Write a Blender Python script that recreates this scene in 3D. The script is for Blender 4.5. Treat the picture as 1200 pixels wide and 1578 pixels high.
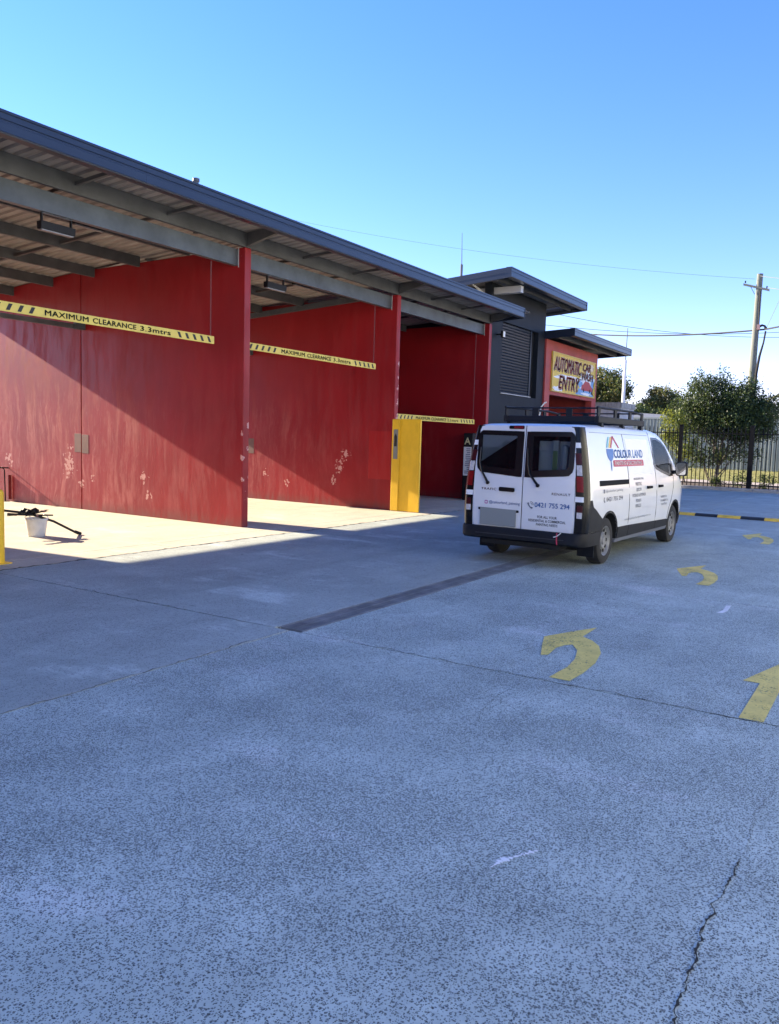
import bpy, bmesh, math, random
import numpy as np
from mathutils import Vector, Matrix

for o in list(bpy.data.objects): bpy.data.objects.remove(o, do_unlink=True)
SC = bpy.context.scene
COL = SC.collection
R = math.radians

# ------------------------------------------------------------------ camera
cam_d = bpy.data.cameras.new('camera'); cam = bpy.data.objects.new('camera', cam_d); COL.objects.link(cam)
def set_camera(f=1240, a=32.35, p=5.3, r=1.7, h=1.76):
    a, p, r = R(a), R(p), R(r)
    fw = Vector((math.cos(a)*math.cos(p), math.sin(a)*math.cos(p), -math.sin(p)))
    rt = Vector((math.sin(a), -math.cos(a), 0)); up = rt.cross(fw)
    rt2 = rt*math.cos(r) + up*math.sin(r); up2 = up*math.cos(r) - rt*math.sin(r)
    m = Matrix((rt2, up2, -fw)).transposed().to_4x4(); m.translation = (0, 0, h)
    cam.matrix_world = m
    cam_d.sensor_fit = 'VERTICAL'; cam_d.sensor_height = 36; cam_d.lens = f/1578*36
    cam_d.clip_start = 0.05; cam_d.clip_end = 3000
set_camera()
SC.camera = cam

# ------------------------------------------------------------------ sky, sun, exposure
SUN = Vector((-0.085, 1.0, 0.42)).normalized()        # towards the sun: behind the bays, low
world = bpy.data.worlds.new('World'); SC.world = world; world.use_nodes = True
wn = world.node_tree.nodes; wl = world.node_tree.links
sky = wn.new('ShaderNodeTexSky'); sky.sky_type = 'NISHITA'; sky.sun_disc = False
sky.sun_elevation = math.asin(SUN.z); sky.sun_rotation = math.atan2(SUN.x, SUN.y)
sky.altitude = 0; sky.air_density = 1.0; sky.dust_density = 0.0; sky.ozone_density = 3.0
hs = wn.new('ShaderNodeHueSaturation'); hs.inputs['Saturation'].default_value = 1.24
tint = wn.new('ShaderNodeMix'); tint.data_type = 'RGBA'; tint.blend_type = 'MULTIPLY'; tint.inputs[0].default_value = 1.0; tint.inputs[7].default_value = (1.01, 0.79, 1.07, 1)
wl.new(sky.outputs['Color'], hs.inputs['Color']); wl.new(hs.outputs['Color'], tint.inputs[6]); wl.new(tint.outputs[2], wn['Background'].inputs['Color'])
wn['Background'].inputs['Strength'].default_value = 0.098
sd = bpy.data.lights.new('sun', 'SUN'); sun = bpy.data.objects.new('sun', sd); COL.objects.link(sun)
sd.energy = 5.0; sd.angle = R(0.53); sd.color = (1.0, 0.85, 0.64)
sun.rotation_euler = (-SUN).to_track_quat('-Z', 'Y').to_euler()
SC.view_settings.view_transform = 'Standard'; SC.view_settings.look = 'None'
SC.view_settings.exposure = 1.95; SC.view_settings.gamma = 1.0
SC.view_settings.use_curve_mapping = False

# ------------------------------------------------------------------ materials
def mat(name, col, rough=0.6, metal=0.0, spec=0.5, var=0.0, vscale=3.0, bump=0.0, bscale=40.0, vstretch=(1,1,1), col2=None, coat=0.0):
    m = bpy.data.materials.new(name); m.use_nodes = True
    nt = m.node_tree; b = nt.nodes['Principled BSDF']
    b.inputs['Base Color'].default_value = (*col, 1); b.inputs['Roughness'].default_value = rough
    b.inputs['Metallic'].default_value = metal; b.inputs['Specular IOR Level'].default_value = spec
    if coat: b.inputs['Coat Weight'].default_value = coat; b.inputs['Coat Roughness'].default_value = 0.05
    if var or bump:
        g = nt.nodes.new('ShaderNodeNewGeometry'); mp = nt.nodes.new('ShaderNodeMapping')
        mp.inputs['Scale'].default_value = vstretch; nt.links.new(g.outputs['Position'], mp.inputs['Vector'])
    if var:
        n = nt.nodes.new('ShaderNodeTexNoise'); n.inputs['Scale'].default_value = vscale; n.inputs['Detail'].default_value = 6
        n.inputs['Roughness'].default_value = 0.65
        nt.links.new(mp.outputs['Vector'], n.inputs['Vector'])
        r = nt.nodes.new('ShaderNodeValToRGB'); r.color_ramp.elements[0].position = 0.3; r.color_ramp.elements[1].position = 0.7
        c2 = col2 or tuple(min(1, c*(1+var)) for c in col); c1 = tuple(c*(1-var) for c in col)
        r.color_ramp.elements[0].color = (*c1, 1); r.color_ramp.elements[1].color = (*c2, 1)
        nt.links.new(n.outputs['Fac'], r.inputs['Fac']); nt.links.new(r.outputs['Color'], b.inputs['Base Color'])
    if bump:
        n2 = nt.nodes.new('ShaderNodeTexNoise'); n2.inputs['Scale'].default_value = bscale; n2.inputs['Detail'].default_value = 4
        nt.links.new(mp.outputs['Vector'], n2.inputs['Vector'])
        bp = nt.nodes.new('ShaderNodeBump'); bp.inputs['Strength'].default_value = bump; bp.inputs['Distance'].default_value = 0.01
        nt.links.new(n2.outputs['Fac'], bp.inputs['Height']); nt.links.new(bp.outputs['Normal'], b.inputs['Normal'])
    return m

class NT:                                   # tiny node-graph helper
    def __init__(s, m): s.t = m.node_tree; s.n = s.t.nodes; s.l = s.t.links
    def node(s, ty, **k):
        n = s.n.new(ty)
        for a, v in k.items():
            if a in n.inputs: n.inputs[a].default_value = v
            else: setattr(n, a, v)
        return n
    def put(s, sock, v):
        if isinstance(v, bpy.types.NodeSocket): s.l.new(v, sock)
        else: sock.default_value = v
    def math(s, op, a, b=0.0, c=None, clamp=False):
        n = s.n.new('ShaderNodeMath'); n.operation = op; n.use_clamp = clamp
        s.put(n.inputs[0], a); s.put(n.inputs[1], b)
        if c is not None: s.put(n.inputs[2], c)
        return n.outputs[0]
    def mix(s, f, a, b, blend='MIX'):
        n = s.n.new('ShaderNodeMix'); n.data_type = 'RGBA'; n.blend_type = blend
        s.put(n.inputs[0], f)
        for i, v in ((6, a), (7, b)):
            if isinstance(v, tuple): v = (*v, 1) if len(v) == 3 else v
            s.put(n.inputs[i], v)
        return n.outputs[2]
    def noise(s, vec, scale, detail=5, rough=0.6):
        n = s.node('ShaderNodeTexNoise', Scale=scale, Detail=detail, Roughness=rough); s.l.new(vec, n.inputs['Vector']); return n.outputs['Fac']
    def ramp(s, f, a, b, lo=0.0, hi=1.0):
        n = s.n.new('ShaderNodeMapRange'); n.interpolation_type = 'SMOOTHSTEP'
        s.put(n.inputs[0], f); s.put(n.inputs[1], a); s.put(n.inputs[2], b); n.inputs[3].default_value = lo; n.inputs[4].default_value = hi
        return n.outputs[0]
    def pos(s): return s.n.new('ShaderNodeNewGeometry').outputs['Position']
    def mapping(s, vec, scale, loc=(0,0,0)):
        n = s.node('ShaderNodeMapping', Scale=scale, Location=loc); s.l.new(vec, n.inputs['Vector']); return n.outputs['Vector']
    def blob(s, vec, c, r):                 # 1 inside a soft sphere
        n = s.n.new('ShaderNodeVectorMath'); n.operation = 'DISTANCE'; s.l.new(vec, n.inputs[0]); n.inputs[1].default_value = c
        return s.ramp(n.outputs['Value'], r, 0.0)

def concrete(name, base, dark, light, speck, speck_col, patch=0.5, rough=0.75, bump=0.25):
    m = bpy.data.materials.new(name); m.use_nodes = True; t = NT(m); b = t.n['Principled BSDF']; p = t.pos()
    big = t.noise(p, 0.35, 4, 0.6); mid = t.noise(p, 1.7, 6, 0.65); fine = t.noise(p, 22, 4, 0.7)
    streak = t.noise(t.mapping(p, (0.5, 2.2, 1)), 1.2, 5, 0.6)
    c = t.mix(t.ramp(big, 0.32, 0.68), dark, base); c = t.mix(t.ramp(mid, 0.42, 0.75, 0, 0.75), c, light)
    c = t.mix(t.ramp(streak, 0.58, 0.75, 0, 0.35), c, dark)
    c = t.mix(t.ramp(fine, 0.25, 0.8, 0.0, 0.42), c, tuple(x*0.62 for x in dark))
    wh = t.noise(t.mapping(p, (1.6, 0.7, 1)), 0.8, 7, 0.7)
    c = t.mix(t.ramp(t.noise(t.mapping(p, (.8, 1.5, 1), (3.1, 7.7, 0)), 1.3, 7, .72), 0.50, 0.66, 0, 0.38), c, tuple(x*0.74 for x in dark))
    c = t.mix(t.ramp(wh, 0.54, 0.70, 0, 0.7*patch), c, tuple(min(0.8, x*1.45) for x in light))
    lane = t.noise(t.mapping(p, (0.10, 0.85, 1)), 1.0, 4, 0.6); c = t.mix(t.ramp(lane, 0.52, 0.70, 0, 0.40), c, tuple(x*0.72 for x in dark))
    for sc_, th_, am_ in ((1.1, .10, .55), (3.1, .10, .6)):                  # oil drips and old spill marks
        dv = t.node('ShaderNodeTexVoronoi', Scale=sc_); dw = t.n.new('ShaderNodeVectorMath'); dw.operation = 'MULTIPLY_ADD'; dn = t.node('ShaderNodeTexNoise', Scale=6.0, Detail=4.0); t.l.new(p, dn.inputs['Vector'])
        t.l.new(dn.outputs['Color'], dw.inputs[0]); dw.inputs[1].default_value = (.16, .16, 0); t.l.new(p, dw.inputs[2]); t.l.new(dw.outputs[0], dv.inputs['Vector'])
        ds = t.n.new('ShaderNodeSeparateColor'); t.l.new(dv.outputs['Color'], ds.inputs[0])
        k_ = t.math('MULTIPLY', t.ramp(dv.outputs['Distance'], th_, th_*.35), t.math('LESS_THAN', ds.outputs[0], .30)); c = t.mix(t.math('MULTIPLY', k_, am_), c, tuple(x*0.42 for x in dark))
    # exposed stones: two voronoi sizes, thinned by a slow density field
    dens = t.ramp(t.noise(p, 0.75, 5, 0.65), 0.40, 0.64)
    pw = t.n.new('ShaderNodeVectorMath'); pw.operation = 'ADD'; t.l.new(p, pw.inputs[0])
    wob = t.node('ShaderNodeTexNoise', Scale=55.0, Detail=2.0); t.l.new(p, wob.inputs['Vector'])
    sc = t.n.new('ShaderNodeVectorMath'); sc.operation = 'SCALE'; t.l.new(wob.outputs['Color'], sc.inputs[0]); sc.inputs[3].default_value = 0.013
    t.l.new(sc.outputs[0], pw.inputs[1])
    tot = None
    for s, rad in ((88.0, 0.36), (140.0, 0.38), (40.0, 0.20)):
        v = t.node('ShaderNodeTexVoronoi', Scale=s); t.l.new(pw.outputs[0], v.inputs['Vector'])
        sep = t.n.new('ShaderNodeSeparateColor'); t.l.new(v.outputs['Color'], sep.inputs[0])
        keep = t.math('LESS_THAN', sep.outputs[0], t.math('MULTIPLY_ADD', dens, 0.52*speck, 0.40*speck))
        r_ = t.math('MULTIPLY_ADD', sep.outputs[1], rad*0.6, rad*0.75)
        inside = t.ramp(t.math('DIVIDE', v.outputs['Distance'], r_), 1.25, 0.75)
        k = t.math('MULTIPLY', inside, keep)
        if s == 40.0: k = t.math('MULTIPLY', k, 0.65)
        tot = k if tot is None else t.math('MAXIMUM', tot, k)
    tone = t.ramp(t.noise(p, 160, 1, 0.5), 0.35, 0.65, 0.55, 1.0)
    c = t.mix(t.math('MULTIPLY', tot, tone), c, speck_col)
    t.l.new(c, b.inputs['Base Color']); b.inputs['Roughness'].default_value = rough; b.inputs['Specular IOR Level'].default_value = 0.35
    bp = t.n.new('ShaderNodeBump'); bp.inputs['Strength'].default_value = bump; bp.inputs['Distance'].default_value = 0.004
    h = t.math('SUBTRACT', t.math('MULTIPLY', fine, 0.8), t.math('MULTIPLY', tot, 0.5)); t.l.new(h, bp.inputs['Height'])
    t.l.new(bp.outputs['Normal'], b.inputs['Normal'])
    return m

M = {}
M['yard'] = concrete('exposed_aggregate', (0.53, 0.60, 0.555), (0.43, 0.49, 0.455), (0.63, 0.71, 0.66), 1.3, (0.036, 0.040, 0.042))
M['apron'] = concrete('worn_concrete', (0.425, 0.47, 0.435), (0.34, 0.375, 0.345), (0.50, 0.555, 0.51), 0.42, (0.10, 0.102, 0.108), 0.8)
M['bay'] = concrete('bay_concrete', (0.57, 0.52, 0.41), (0.49, 0.44, 0.34), (0.62, 0.57, 0.46), 0.14, (0.34, 0.31, 0.26), 0.4, 0.7, 0.15)
M['joint'] = mat('joint_filler', (0.035, 0.033, 0.03), 0.9, var=0.3, vscale=9)
M['crack'] = mat('crack_dirt', (0.03, 0.028, 0.026), 0.95)

def red_wall():
    m = bpy.data.materials.new('red_painted_concrete'); m.use_nodes = True; t = NT(m); b = t.n['Principled BSDF']; p = t.pos()
    base = t.mix(t.ramp(t.noise(p, 0.8, 4), 0.3, 0.7), (0.235, 0.008, 0.012), (0.290, 0.011, 0.016))
    sep = t.n.new('ShaderNodeSeparateXYZ'); t.l.new(p, sep.inputs[0])
    low = t.ramp(sep.outputs['Z'], 3.4, 1.6)                                    # chalky streaks, massed low so they also paint the sunlit wall lighter
    wv = t.node('ShaderNodeTexNoise', Scale=1.1, Detail=3.0); t.l.new(p, wv.inputs['Vector']); wa = t.n.new('ShaderNodeVectorMath'); wa.operation = 'MULTIPLY_ADD'; t.l.new(wv.outputs['Color'], wa.inputs[0]); wa.inputs[1].default_value = (.35, .35, .1); t.l.new(p, wa.inputs[2]); pw_ = wa.outputs[0]
    st = t.noise(t.mapping(pw_, (3.4, 3.4, 0.42)), 1.6, 8, 0.66); st2 = t.noise(t.mapping(pw_, (15, 15, 1.5)), 1.4, 6, 0.7)
    patch = t.noise(p, 0.9, 4, 0.6)
    k = t.math('MULTIPLY', t.ramp(st, 0.44, 0.70), t.ramp(patch, 0.33, 0.62, 0.25, 1.0)); k = t.math('MULTIPLY', k, low); back = t.math('MULTIPLY', t.ramp(sep.outputs['Y'], 11.0, 15.8, 0.12, 1.0), t.ramp(sep.outputs['X'], 13.0, 15.0, 1.0, 0.55)); k = t.math('MULTIPLY', k, back)  # streaks strengthened to the rear, putting part of the sunlit tone into colour
    c = t.mix(t.math('MULTIPLY', k, 0.92), base, (0.47, 0.145, 0.13))
    c = t.mix(t.math('MULTIPLY', t.ramp(st2, 0.50, 0.76, 0, 0.55), t.math('MULTIPLY', low, back)), c, (0.48, 0.18, 0.165))
    dk = t.noise(t.mapping(p, (3, 3, 0.4)), 2.3, 5); c = t.mix(t.ramp(dk, 0.56, 0.74, 0, 0.5), c, (0.20, 0.012, 0.018))
    # bare patches where the paint has flaked
    fl = None
    W1 = 11.17; W2 = 16.41
    for (x, y, z, r) in [(W1,15.46,.98,.50),(W1,15.46,1.0,.34),(W1,15.48,.74,.22),(W1,15.40,1.3,.2),(W1,14.66,.70,.18),(W1,15.03,.55,.22),(W1,13.05,.80,.28),(W1,12.9,.45,.22),(W1,17.7,1.05,.3),
                         (W2,14.34,.70,.2),(W2,13.61,.50,.24),(W2,11.95,1.0,.38),(W2,11.75,1.3,.32),(W2,12.1,.65,.25),(W1,17.6,.9,.2)] + [(W1+.16,10.34,z_,.15) for z_ in (.5,.62,.95,1.45,1.9)] + [(W1,10.36,z_,.11) for z_ in (.9,1.3,1.75)] + [(W2+.16,10.34,z_,.19) for z_ in (2.25,2.6,2.95,3.2,3.5)]:
        q = t.blob(p, (x, y, z), r); fl = q if fl is None else t.math('MAXIMUM', fl, q)
    n = t.noise(p, 13.0, 4, 0.55); n2 = t.noise(p, 30, 3, 0.6)
    f = t.math('ADD', n, t.math('MULTIPLY', fl, 0.34)); f = t.math('ADD', f, t.math('MULTIPLY', n2, 0.08))
    f = t.ramp(f, 0.825, 0.84)
    c = t.mix(f, c, (0.55, 0.27, 0.245))
    # patch of fresh paint on the second wall, scuff line and grime along the foot
    def rect(y0, y1, z0, z1, x0, x1):
        o = t.math('MULTIPLY', t.math('GREATER_THAN', sep.outputs['Y'], y0), t.math('LESS_THAN', sep.outputs['Y'], y1))
        o = t.math('MULTIPLY', o, t.math('MULTIPLY', t.math('GREATER_THAN', sep.outputs['Z'], z0), t.math('LESS_THAN', sep.outputs['Z'], z1)))
        return t.math('MULTIPLY', o, t.math('MULTIPLY', t.math('GREATER_THAN', sep.outputs['X'], x0), t.math('LESS_THAN', sep.outputs['X'], x1)))
    c = t.mix(t.math('MULTIPLY', rect(10.42, 11.05, 0.74, 1.9, 16.2, 16.6), 0.5), c, (0.42, 0.016, 0.016))
    c = t.mix(t.math('MULTIPLY', t.ramp(sep.outputs['Z'], 0.28, 0.0), t.ramp(st, 0.35, 0.6, 0.2, 0.7)), c, (0.16, 0.05, 0.045))
    t.l.new(c, b.inputs['Base Color'])
    rg = t.ramp(st, 0.4, 0.7, 0.38, 0.62); t.l.new(rg, b.inputs['Roughness']); b.inputs['Specular IOR Level'].default_value = 0.32
    bp = t.n.new('ShaderNodeBump'); bp.inputs['Strength'].default_value = 0.25; bp.inputs['Distance'].default_value = 0.006
    t.l.new(t.math('SUBTRACT', t.noise(p, 6, 6, 0.6), t.math('MULTIPLY', f, 0.4)), bp.inputs['Height']); t.l.new(bp.outputs['Normal'], b.inputs['Normal'])
    return m
M['red'] = red_wall()
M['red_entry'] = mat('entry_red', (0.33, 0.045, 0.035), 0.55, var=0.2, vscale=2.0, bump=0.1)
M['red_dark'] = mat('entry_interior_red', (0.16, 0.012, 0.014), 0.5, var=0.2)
M['grey_wall'] = mat('charcoal_cladding', (0.011, 0.014, 0.019), 0.6, spec=.2, var=0.25, vscale=1.5, bump=0.08)
M['fascia'] = mat('charcoal_fascia', (0.012, 0.017, 0.030), 0.28, spec=0.5, var=0.18, vscale=1.2, vstretch=(1, 1, 4), bump=0.05, bscale=6)
M['galv'] = mat('galvanised_steel', (0.075, 0.088, 0.10), 0.45, 0.2, var=0.3, vscale=2.6, bump=0.06, bscale=9)
M['purlin'] = mat('dull_zinc_purlin', (0.075, 0.077, 0.082), 0.5, 0.2, var=0.3, vscale=2.2)
M['sheet'] = mat('roof_sheet_underside', (0.28, 0.262, 0.248), 0.55, 0.1, var=0.3, vscale=1.6, vstretch=(4, 0.6, 1))
M['endplate'] = mat('pale_end_plate', (0.42, 0.42, 0.42), 0.5)
M['yellow'] = mat('yellow_paint', (0.80, 0.48, 0.018), 0.5, var=0.14, vscale=2.5, vstretch=(1, 1, .5), bump=0.08)
M['sign_yellow'] = mat('faded_sign_yellow', (0.66, 0.51, 0.10), 0.6, var=0.12, vscale=4)
M['ink'] = mat('sign_black', (0.012, 0.012, 0.012), 0.6)
M['black'] = mat('black_plastic', (0.009, 0.009, 0.010), 0.65, spec=.3, var=0.2)
M['black_metal'] = mat('black_powdercoat', (0.004, 0.004, 0.005), 0.6, spec=.2)
M['chain'] = mat('chain_steel', (0.16, 0.07, 0.07), 0.6)
M['diff'] = mat('pale_diffuser', (0.22, 0.22, 0.22), 0.4)
M['white'] = mat('white_plastic', (0.72, 0.72, 0.70), 0.45)
M['grate'] = mat('cast_iron_grate', (0.185, 0.195, 0.20), 0.7, 0.1, var=0.35, vscale=4)
M['tan'] = mat('tan_cover_plate', (0.15, 0.075, 0.06), 0.6, var=0.25)
M['shutter'] = mat('charcoal_shutter', (0.018, 0.023, 0.032), 0.42, spec=.3, var=0.15)
M['bucket'] = mat('white_bucket_plastic', (0.52, 0.53, 0.54), 0.4, var=0.15, vscale=6)

def paint_mark(name, col):
    m = bpy.data.materials.new(name); m.use_nodes = True; t = NT(m); b = t.n['Principled BSDF']; p = t.pos()
    b.inputs['Roughness'].default_value = 0.7
    c = t.mix(t.ramp(t.noise(p, 5, 5), 0.3, 0.7), col, tuple(x*0.8 for x in col)); t.l.new(c, b.inputs['Base Color'])
    worn = t.math('ADD', t.math('MULTIPLY', t.noise(p, 60, 4, 0.7), 0.65), t.math('MULTIPLY', t.noise(p, 3.5, 4, 0.6), 0.45))
    a = t.ramp(worn, 0.70, 0.57, 0.2, 0.97)
    t.l.new(a, b.inputs['Alpha'])
    return m
M['arrow'] = paint_mark('worn_yellow_marking', (0.84, 0.64, 0.16))
M['chalk'] = paint_mark('white_scuff', (0.85, 0.85, 0.85))

# ------------------------------------------------------------------ mesh helpers
class MB:
    def __init__(s): s.v = []; s.f = []; s.m = []; s.cur = 0
    def face(s, idx): s.f.append(tuple(idx)); s.m.append(s.cur)
    def box(s, x0, x1, y0, y1, z0, z1):
        n = len(s.v); s.v += [(x, y, z) for z in (z0, z1) for y in (y0, y1) for x in (x0, x1)]
        for q in ((0,2,3,1), (4,5,7,6), (0,1,5,4), (2,6,7,3), (0,4,6,2), (1,3,7,5)): s.face([n+i for i in q])
        return s
    def prism(s, poly, ax, a, b):           # polygon in the other two axes, extruded along ax
        n = len(s.v); k = len(poly); o = [i for i in range(3) if i != ax]
        for h in (a, b):
            for p in poly:
                q = [0, 0, 0]; q[ax] = h; q[o[0]] = p[0]; q[o[1]] = p[1]; s.v.append(tuple(q))
        s.face(range(n+k-1, n-1, -1)); s.face(range(n+k, n+2*k))
        for i in range(k): j = (i+1) % k; s.face((n+i, n+j, n+k+j, n+k+i))
        return s
    def hexa(s, pts):                        # 8 points, bottom ring then top ring
        n = len(s.v); s.v += [tuple(p) for p in pts]
        for q in ((3,2,1,0), (4,5,6,7), (0,1,5,4), (1,2,6,5), (2,3,7,6), (3,0,4,7)): s.face([n+i for i in q])
        return s
    def tube(s, pts, r, n=8, cap=True):
        pts = [Vector(p) for p in pts]; rs = r if isinstance(r, (list, tuple)) else [r]*len(pts)
        rings = []; prev = None
        for i, p in enumerate(pts):
            d = (pts[min(i+1, len(pts)-1)] - pts[max(i-1, 0)]).normalized()
            a = prev - d*prev.dot(d) if prev is not None else d.orthogonal()
            if a.length < 1e-6: a = d.orthogonal()
            a.normalize(); prev = a; b = d.cross(a); base = len(s.v)
            for k in range(n):
                t = 2*math.pi*k/n; s.v.append(tuple(p + (a*math.cos(t) + b*math.sin(t))*rs[i]))
            rings.append(base)
        for i in range(len(rings)-1):
            for k in range(n):
                j = (k+1) % n; s.face((rings[i]+k, rings[i]+j, rings[i+1]+j, rings[i+1]+k))
        if cap: s.face([rings[0]+k for k in range(n-1, -1, -1)]); s.face([rings[-1]+k for k in range(n)])
        return s
    def lathe(s, prof, c, ax=2, n=24, close=True):   # prof: (radius, height) pairs turned about axis ax through c
        rings = []
        for (r, h) in prof:
            base = len(s.v)
            for k in range(n):
                t = 2*math.pi*k/n; a, b = r*math.cos(t), r*math.sin(t)
                q = [(h, a, b), (b, h, a), (a, b, h)][ax]; s.v.append((c[0]+q[0], c[1]+q[1], c[2]+q[2]))
            rings.append(base)
        for i in range(len(rings)-1):
            for k in range(n):
                j = (k+1) % n; s.face((rings[i]+k, rings[i]+j, rings[i+1]+j, rings[i+1]+k))
        if close: s.face([rings[0]+k for k in range(n-1, -1, -1)]); s.face([rings[-1]+k for k in range(n)])
        return s
    def mesh(s, name, mats):
        me = bpy.data.meshes.new(name); me.from_pydata(s.v, [], s.f)
        for m in (mats if isinstance(mats, (list, tuple)) else [mats]): me.materials.append(m)
        if any(s.m): me.polygons.foreach_set('material_index', s.m)
        me.update(); return me
    def build(s, name, m, parent=None, smooth=False, bevel=0.0, local=False):
        me = s.mesh(name, m)
        return link(name, me, parent, smooth, bevel, local)

def link(name, me, parent=None, smooth=False, bevel=0.0, local=False):
    o = bpy.data.objects.new(name, me); COL.objects.link(o)
    if parent is not None:
        o.parent = parent
        if not local:                       # mesh is in world coordinates
            off = Vector((0, 0, 0)); q = parent
            while q is not None: off += q.location; q = q.parent
            o.location = -off
    if smooth:
        me.polygons.foreach_set('use_smooth', [True]*len(me.polygons)); me.update()
        try: me.set_sharp_from_angle(angle=R(40))
        except Exception: pass
    if bevel:
        bm = o.modifiers.new('bevel', 'BEVEL'); bm.width = bevel; bm.segments = 2; bm.limit_method = 'ANGLE'; bm.angle_limit = R(40)
    return o

def thing(name, loc, label, cat, group=None, rotz=0.0):
    o = bpy.data.objects.new(name, None); COL.objects.link(o); o.location = loc; o.rotation_euler = (0, 0, rotz); o.empty_display_size = 0.2
    return tag(o, label, cat, group)
def tag(o, label, cat, group=None):
    o['label'] = label; o['category'] = cat
    if group: o['group'] = group
    return o
def struct(o, label=None):
    o['kind'] = 'structure'
    if label: o['label'] = label
    return o
def put(name, me, parent, loc=(0,0,0), rotz=0.0):   # instance of shared mesh data, local to its parent
    o = bpy.data.objects.new(name, me); COL.objects.link(o); o.parent = parent; o.location = loc; o.rotation_euler = (0, 0, rotz); return o

def text_mesh(body, width=None, height=None, bold=0.0, fat=0.0, shear=0.0, spacing=1.0, align='LEFT', line=1.0):
    cu = bpy.data.curves.new('lettering', 'FONT'); cu.body = body; cu.size = 1.0; cu.offset = bold; cu.shear = shear
    cu.space_character = spacing; cu.align_x = align; cu.space_line = line; cu.resolution_u = 3
    ob = bpy.data.objects.new('lettering', cu); COL.objects.link(ob)
    dg = bpy.context.evaluated_depsgraph_get(); dg.update()
    me = bpy.data.meshes.new_from_object(ob.evaluated_get(dg))
    bpy.data.objects.remove(ob, do_unlink=True)
    co = np.empty(len(me.vertices)*3); me.vertices.foreach_get('co', co); co = co.reshape(-1, 3)
    mn, mx = co.min(0), co.max(0); co -= mn; sx = sy = 1.0
    if width: sx = width/(mx[0]-mn[0])
    if height: sy = height/(mx[1]-mn[1])
    if width and not height: sy = sx
    if height and not width: sx = sy
    co[:, 0] *= sx; co[:, 1] *= sy; co[:, 2] = 0
    me.vertices.foreach_set('co', co.ravel()); me.update()
    if fat:                                  # heavier strokes: the same outline laid down a few times, slightly shifted
        b = bmesh.new(); src = me.copy(); d = fat*(co[:, 1].max())
        for ox, oy in ((-2, 0), (2, 0), (0, -1.2), (0, 1.2), (0, 0)):
            for i_, v in enumerate(src.vertices): v.co = (co[i_, 0]+ox*d, co[i_, 1]+oy*d, 0)
            b.from_mesh(src)
        b.to_mesh(me); b.free()
    return me
def text_on(name, body, m, parent, mapf, split=0.0, **k):
    me = text_mesh(body, **k)
    if split:
        bm = bmesh.new(); bm.from_mesh(me); cutgrid(bm, split); bm.to_mesh(me); bm.free()
    for v in me.vertices: v.co = mapf(v.co.x, v.co.y)
    me.materials.clear(); me.materials.append(m); me.update()
    return link(name, me, parent)
def cutgrid(bm, st):
    xs = [v.co.x for v in bm.verts]; ys = [v.co.y for v in bm.verts]
    for ax, lo, hi in ((0, min(xs), max(xs)), (1, min(ys), max(ys))):
        k = math.floor(lo/st)+1
        while k*st < hi:
            pt = [0, 0, 0]; pt[ax] = k*st + 1.3e-5; no = [0, 0, 0]; no[ax] = 1
            bmesh.ops.bisect_plane(bm, geom=bm.verts[:]+bm.edges[:]+bm.faces[:], plane_co=pt, plane_no=no); k += 1
def flat(o, rx, up):
    o, rx, up = Vector(o), Vector(rx), Vector(up)
    return lambda x, y: o + rx*x + up*y

# ------------------------------------------------------------------ the ground
ground = MB()
N = 24
ground.v = [(-300, -300, -.14), (700, -300, -.14), (700, 300, -.14), (-300, 300, -.14)]; ground.face((0, 1, 2, 3))
M['dirt'] = mat('dry_ground', (0.17, 0.145, 0.105), 0.95, var=0.35, vscale=0.5, bump=0.3)
struct(ground.build('ground', M['dirt']))
yard = MB().box(-20, 35.25, -20, 34, -.13, -.022).build('yard', M['joint']); struct(yard)
def slab(x0, x1, y0, y1, m, g=0.006):
    return MB().box(x0+g, x1-g, y0+g, y1-g, -.1, 0).build('slab', m, yard, bevel=0.002)
XS = [-20, -10, -4, 5.56, 9.75, 14.0, 18.3, 22.5, 26.7, 31.0, 35.2]
for a, b in zip(XS[:-1], XS[1:]):
    slab(a, b, -20, -6, M['yard']); 
    y1 = 4.55 if b < 5.6 else 4.43
    slab(a, b, -6, y1, M['yard'] if b < 20 else M['apron'])
    slab(a, b, 4.55 if b < 5.6 else 4.72, 9.2, M['apron'])
XB = [-20, -4.5, 0.7, 5.9, 8.5, 11.2, 16.45, 21.5]
for a, b in zip(XB[:-1], XB[1:]):
    slab(a, b, 9.2, 9.78, M['bay'], 0.009); slab(a, b, 9.78, 20.2, M['bay'], 0.004); slab(a, b, 20.2, 34, M['bay'])
slab(21.5, 35.2, 9.2, 34, M['apron'])
slab(14.6, 35.2, 4.43, 4.72, M['apron'])

rnd = random.Random(4)
def ribbon(path, w0, w1, seed, z=0.004, seg=0.025, wob=.42):
    r_ = random.Random(seed); P = []
    for (a, b) in zip(path[:-1], path[1:]):
        L = math.dist(a, b); n = max(1, int(L/seg))
        for i in range(n): t = i/n; P.append((a[0]+(b[0]-a[0])*t, a[1]+(b[1]-a[1])*t))
    P.append(path[-1]); mb = MB()
    off = 0.0; pts = []
    for i, p in enumerate(P):
        d = (P[min(i+1, len(P)-1)][0]-P[max(i-1, 0)][0], P[min(i+1, len(P)-1)][1]-P[max(i-1, 0)][1]); L = math.hypot(*d) or 1; nx, ny = -d[1]/L, d[0]/L
        off = off*0.55 + r_.uniform(-1, 1)*seg*wob
        e = min(1, i/6, (len(P)-1-i)/6+0.05)
        w = (w0 + (w1-w0)*r_.random()**2.2)*max(e, .15)
        mb.v += [(p[0]+nx*(off+w), p[1]+ny*(off+w), z), (p[0]+nx*(off-w*r_.uniform(.5, 1)), p[1]+ny*(off-w), z)]
    for i in range(len(P)-1): mb.face((2*i+1, 2*i+3, 2*i+2, 2*i))
    return mb
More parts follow.
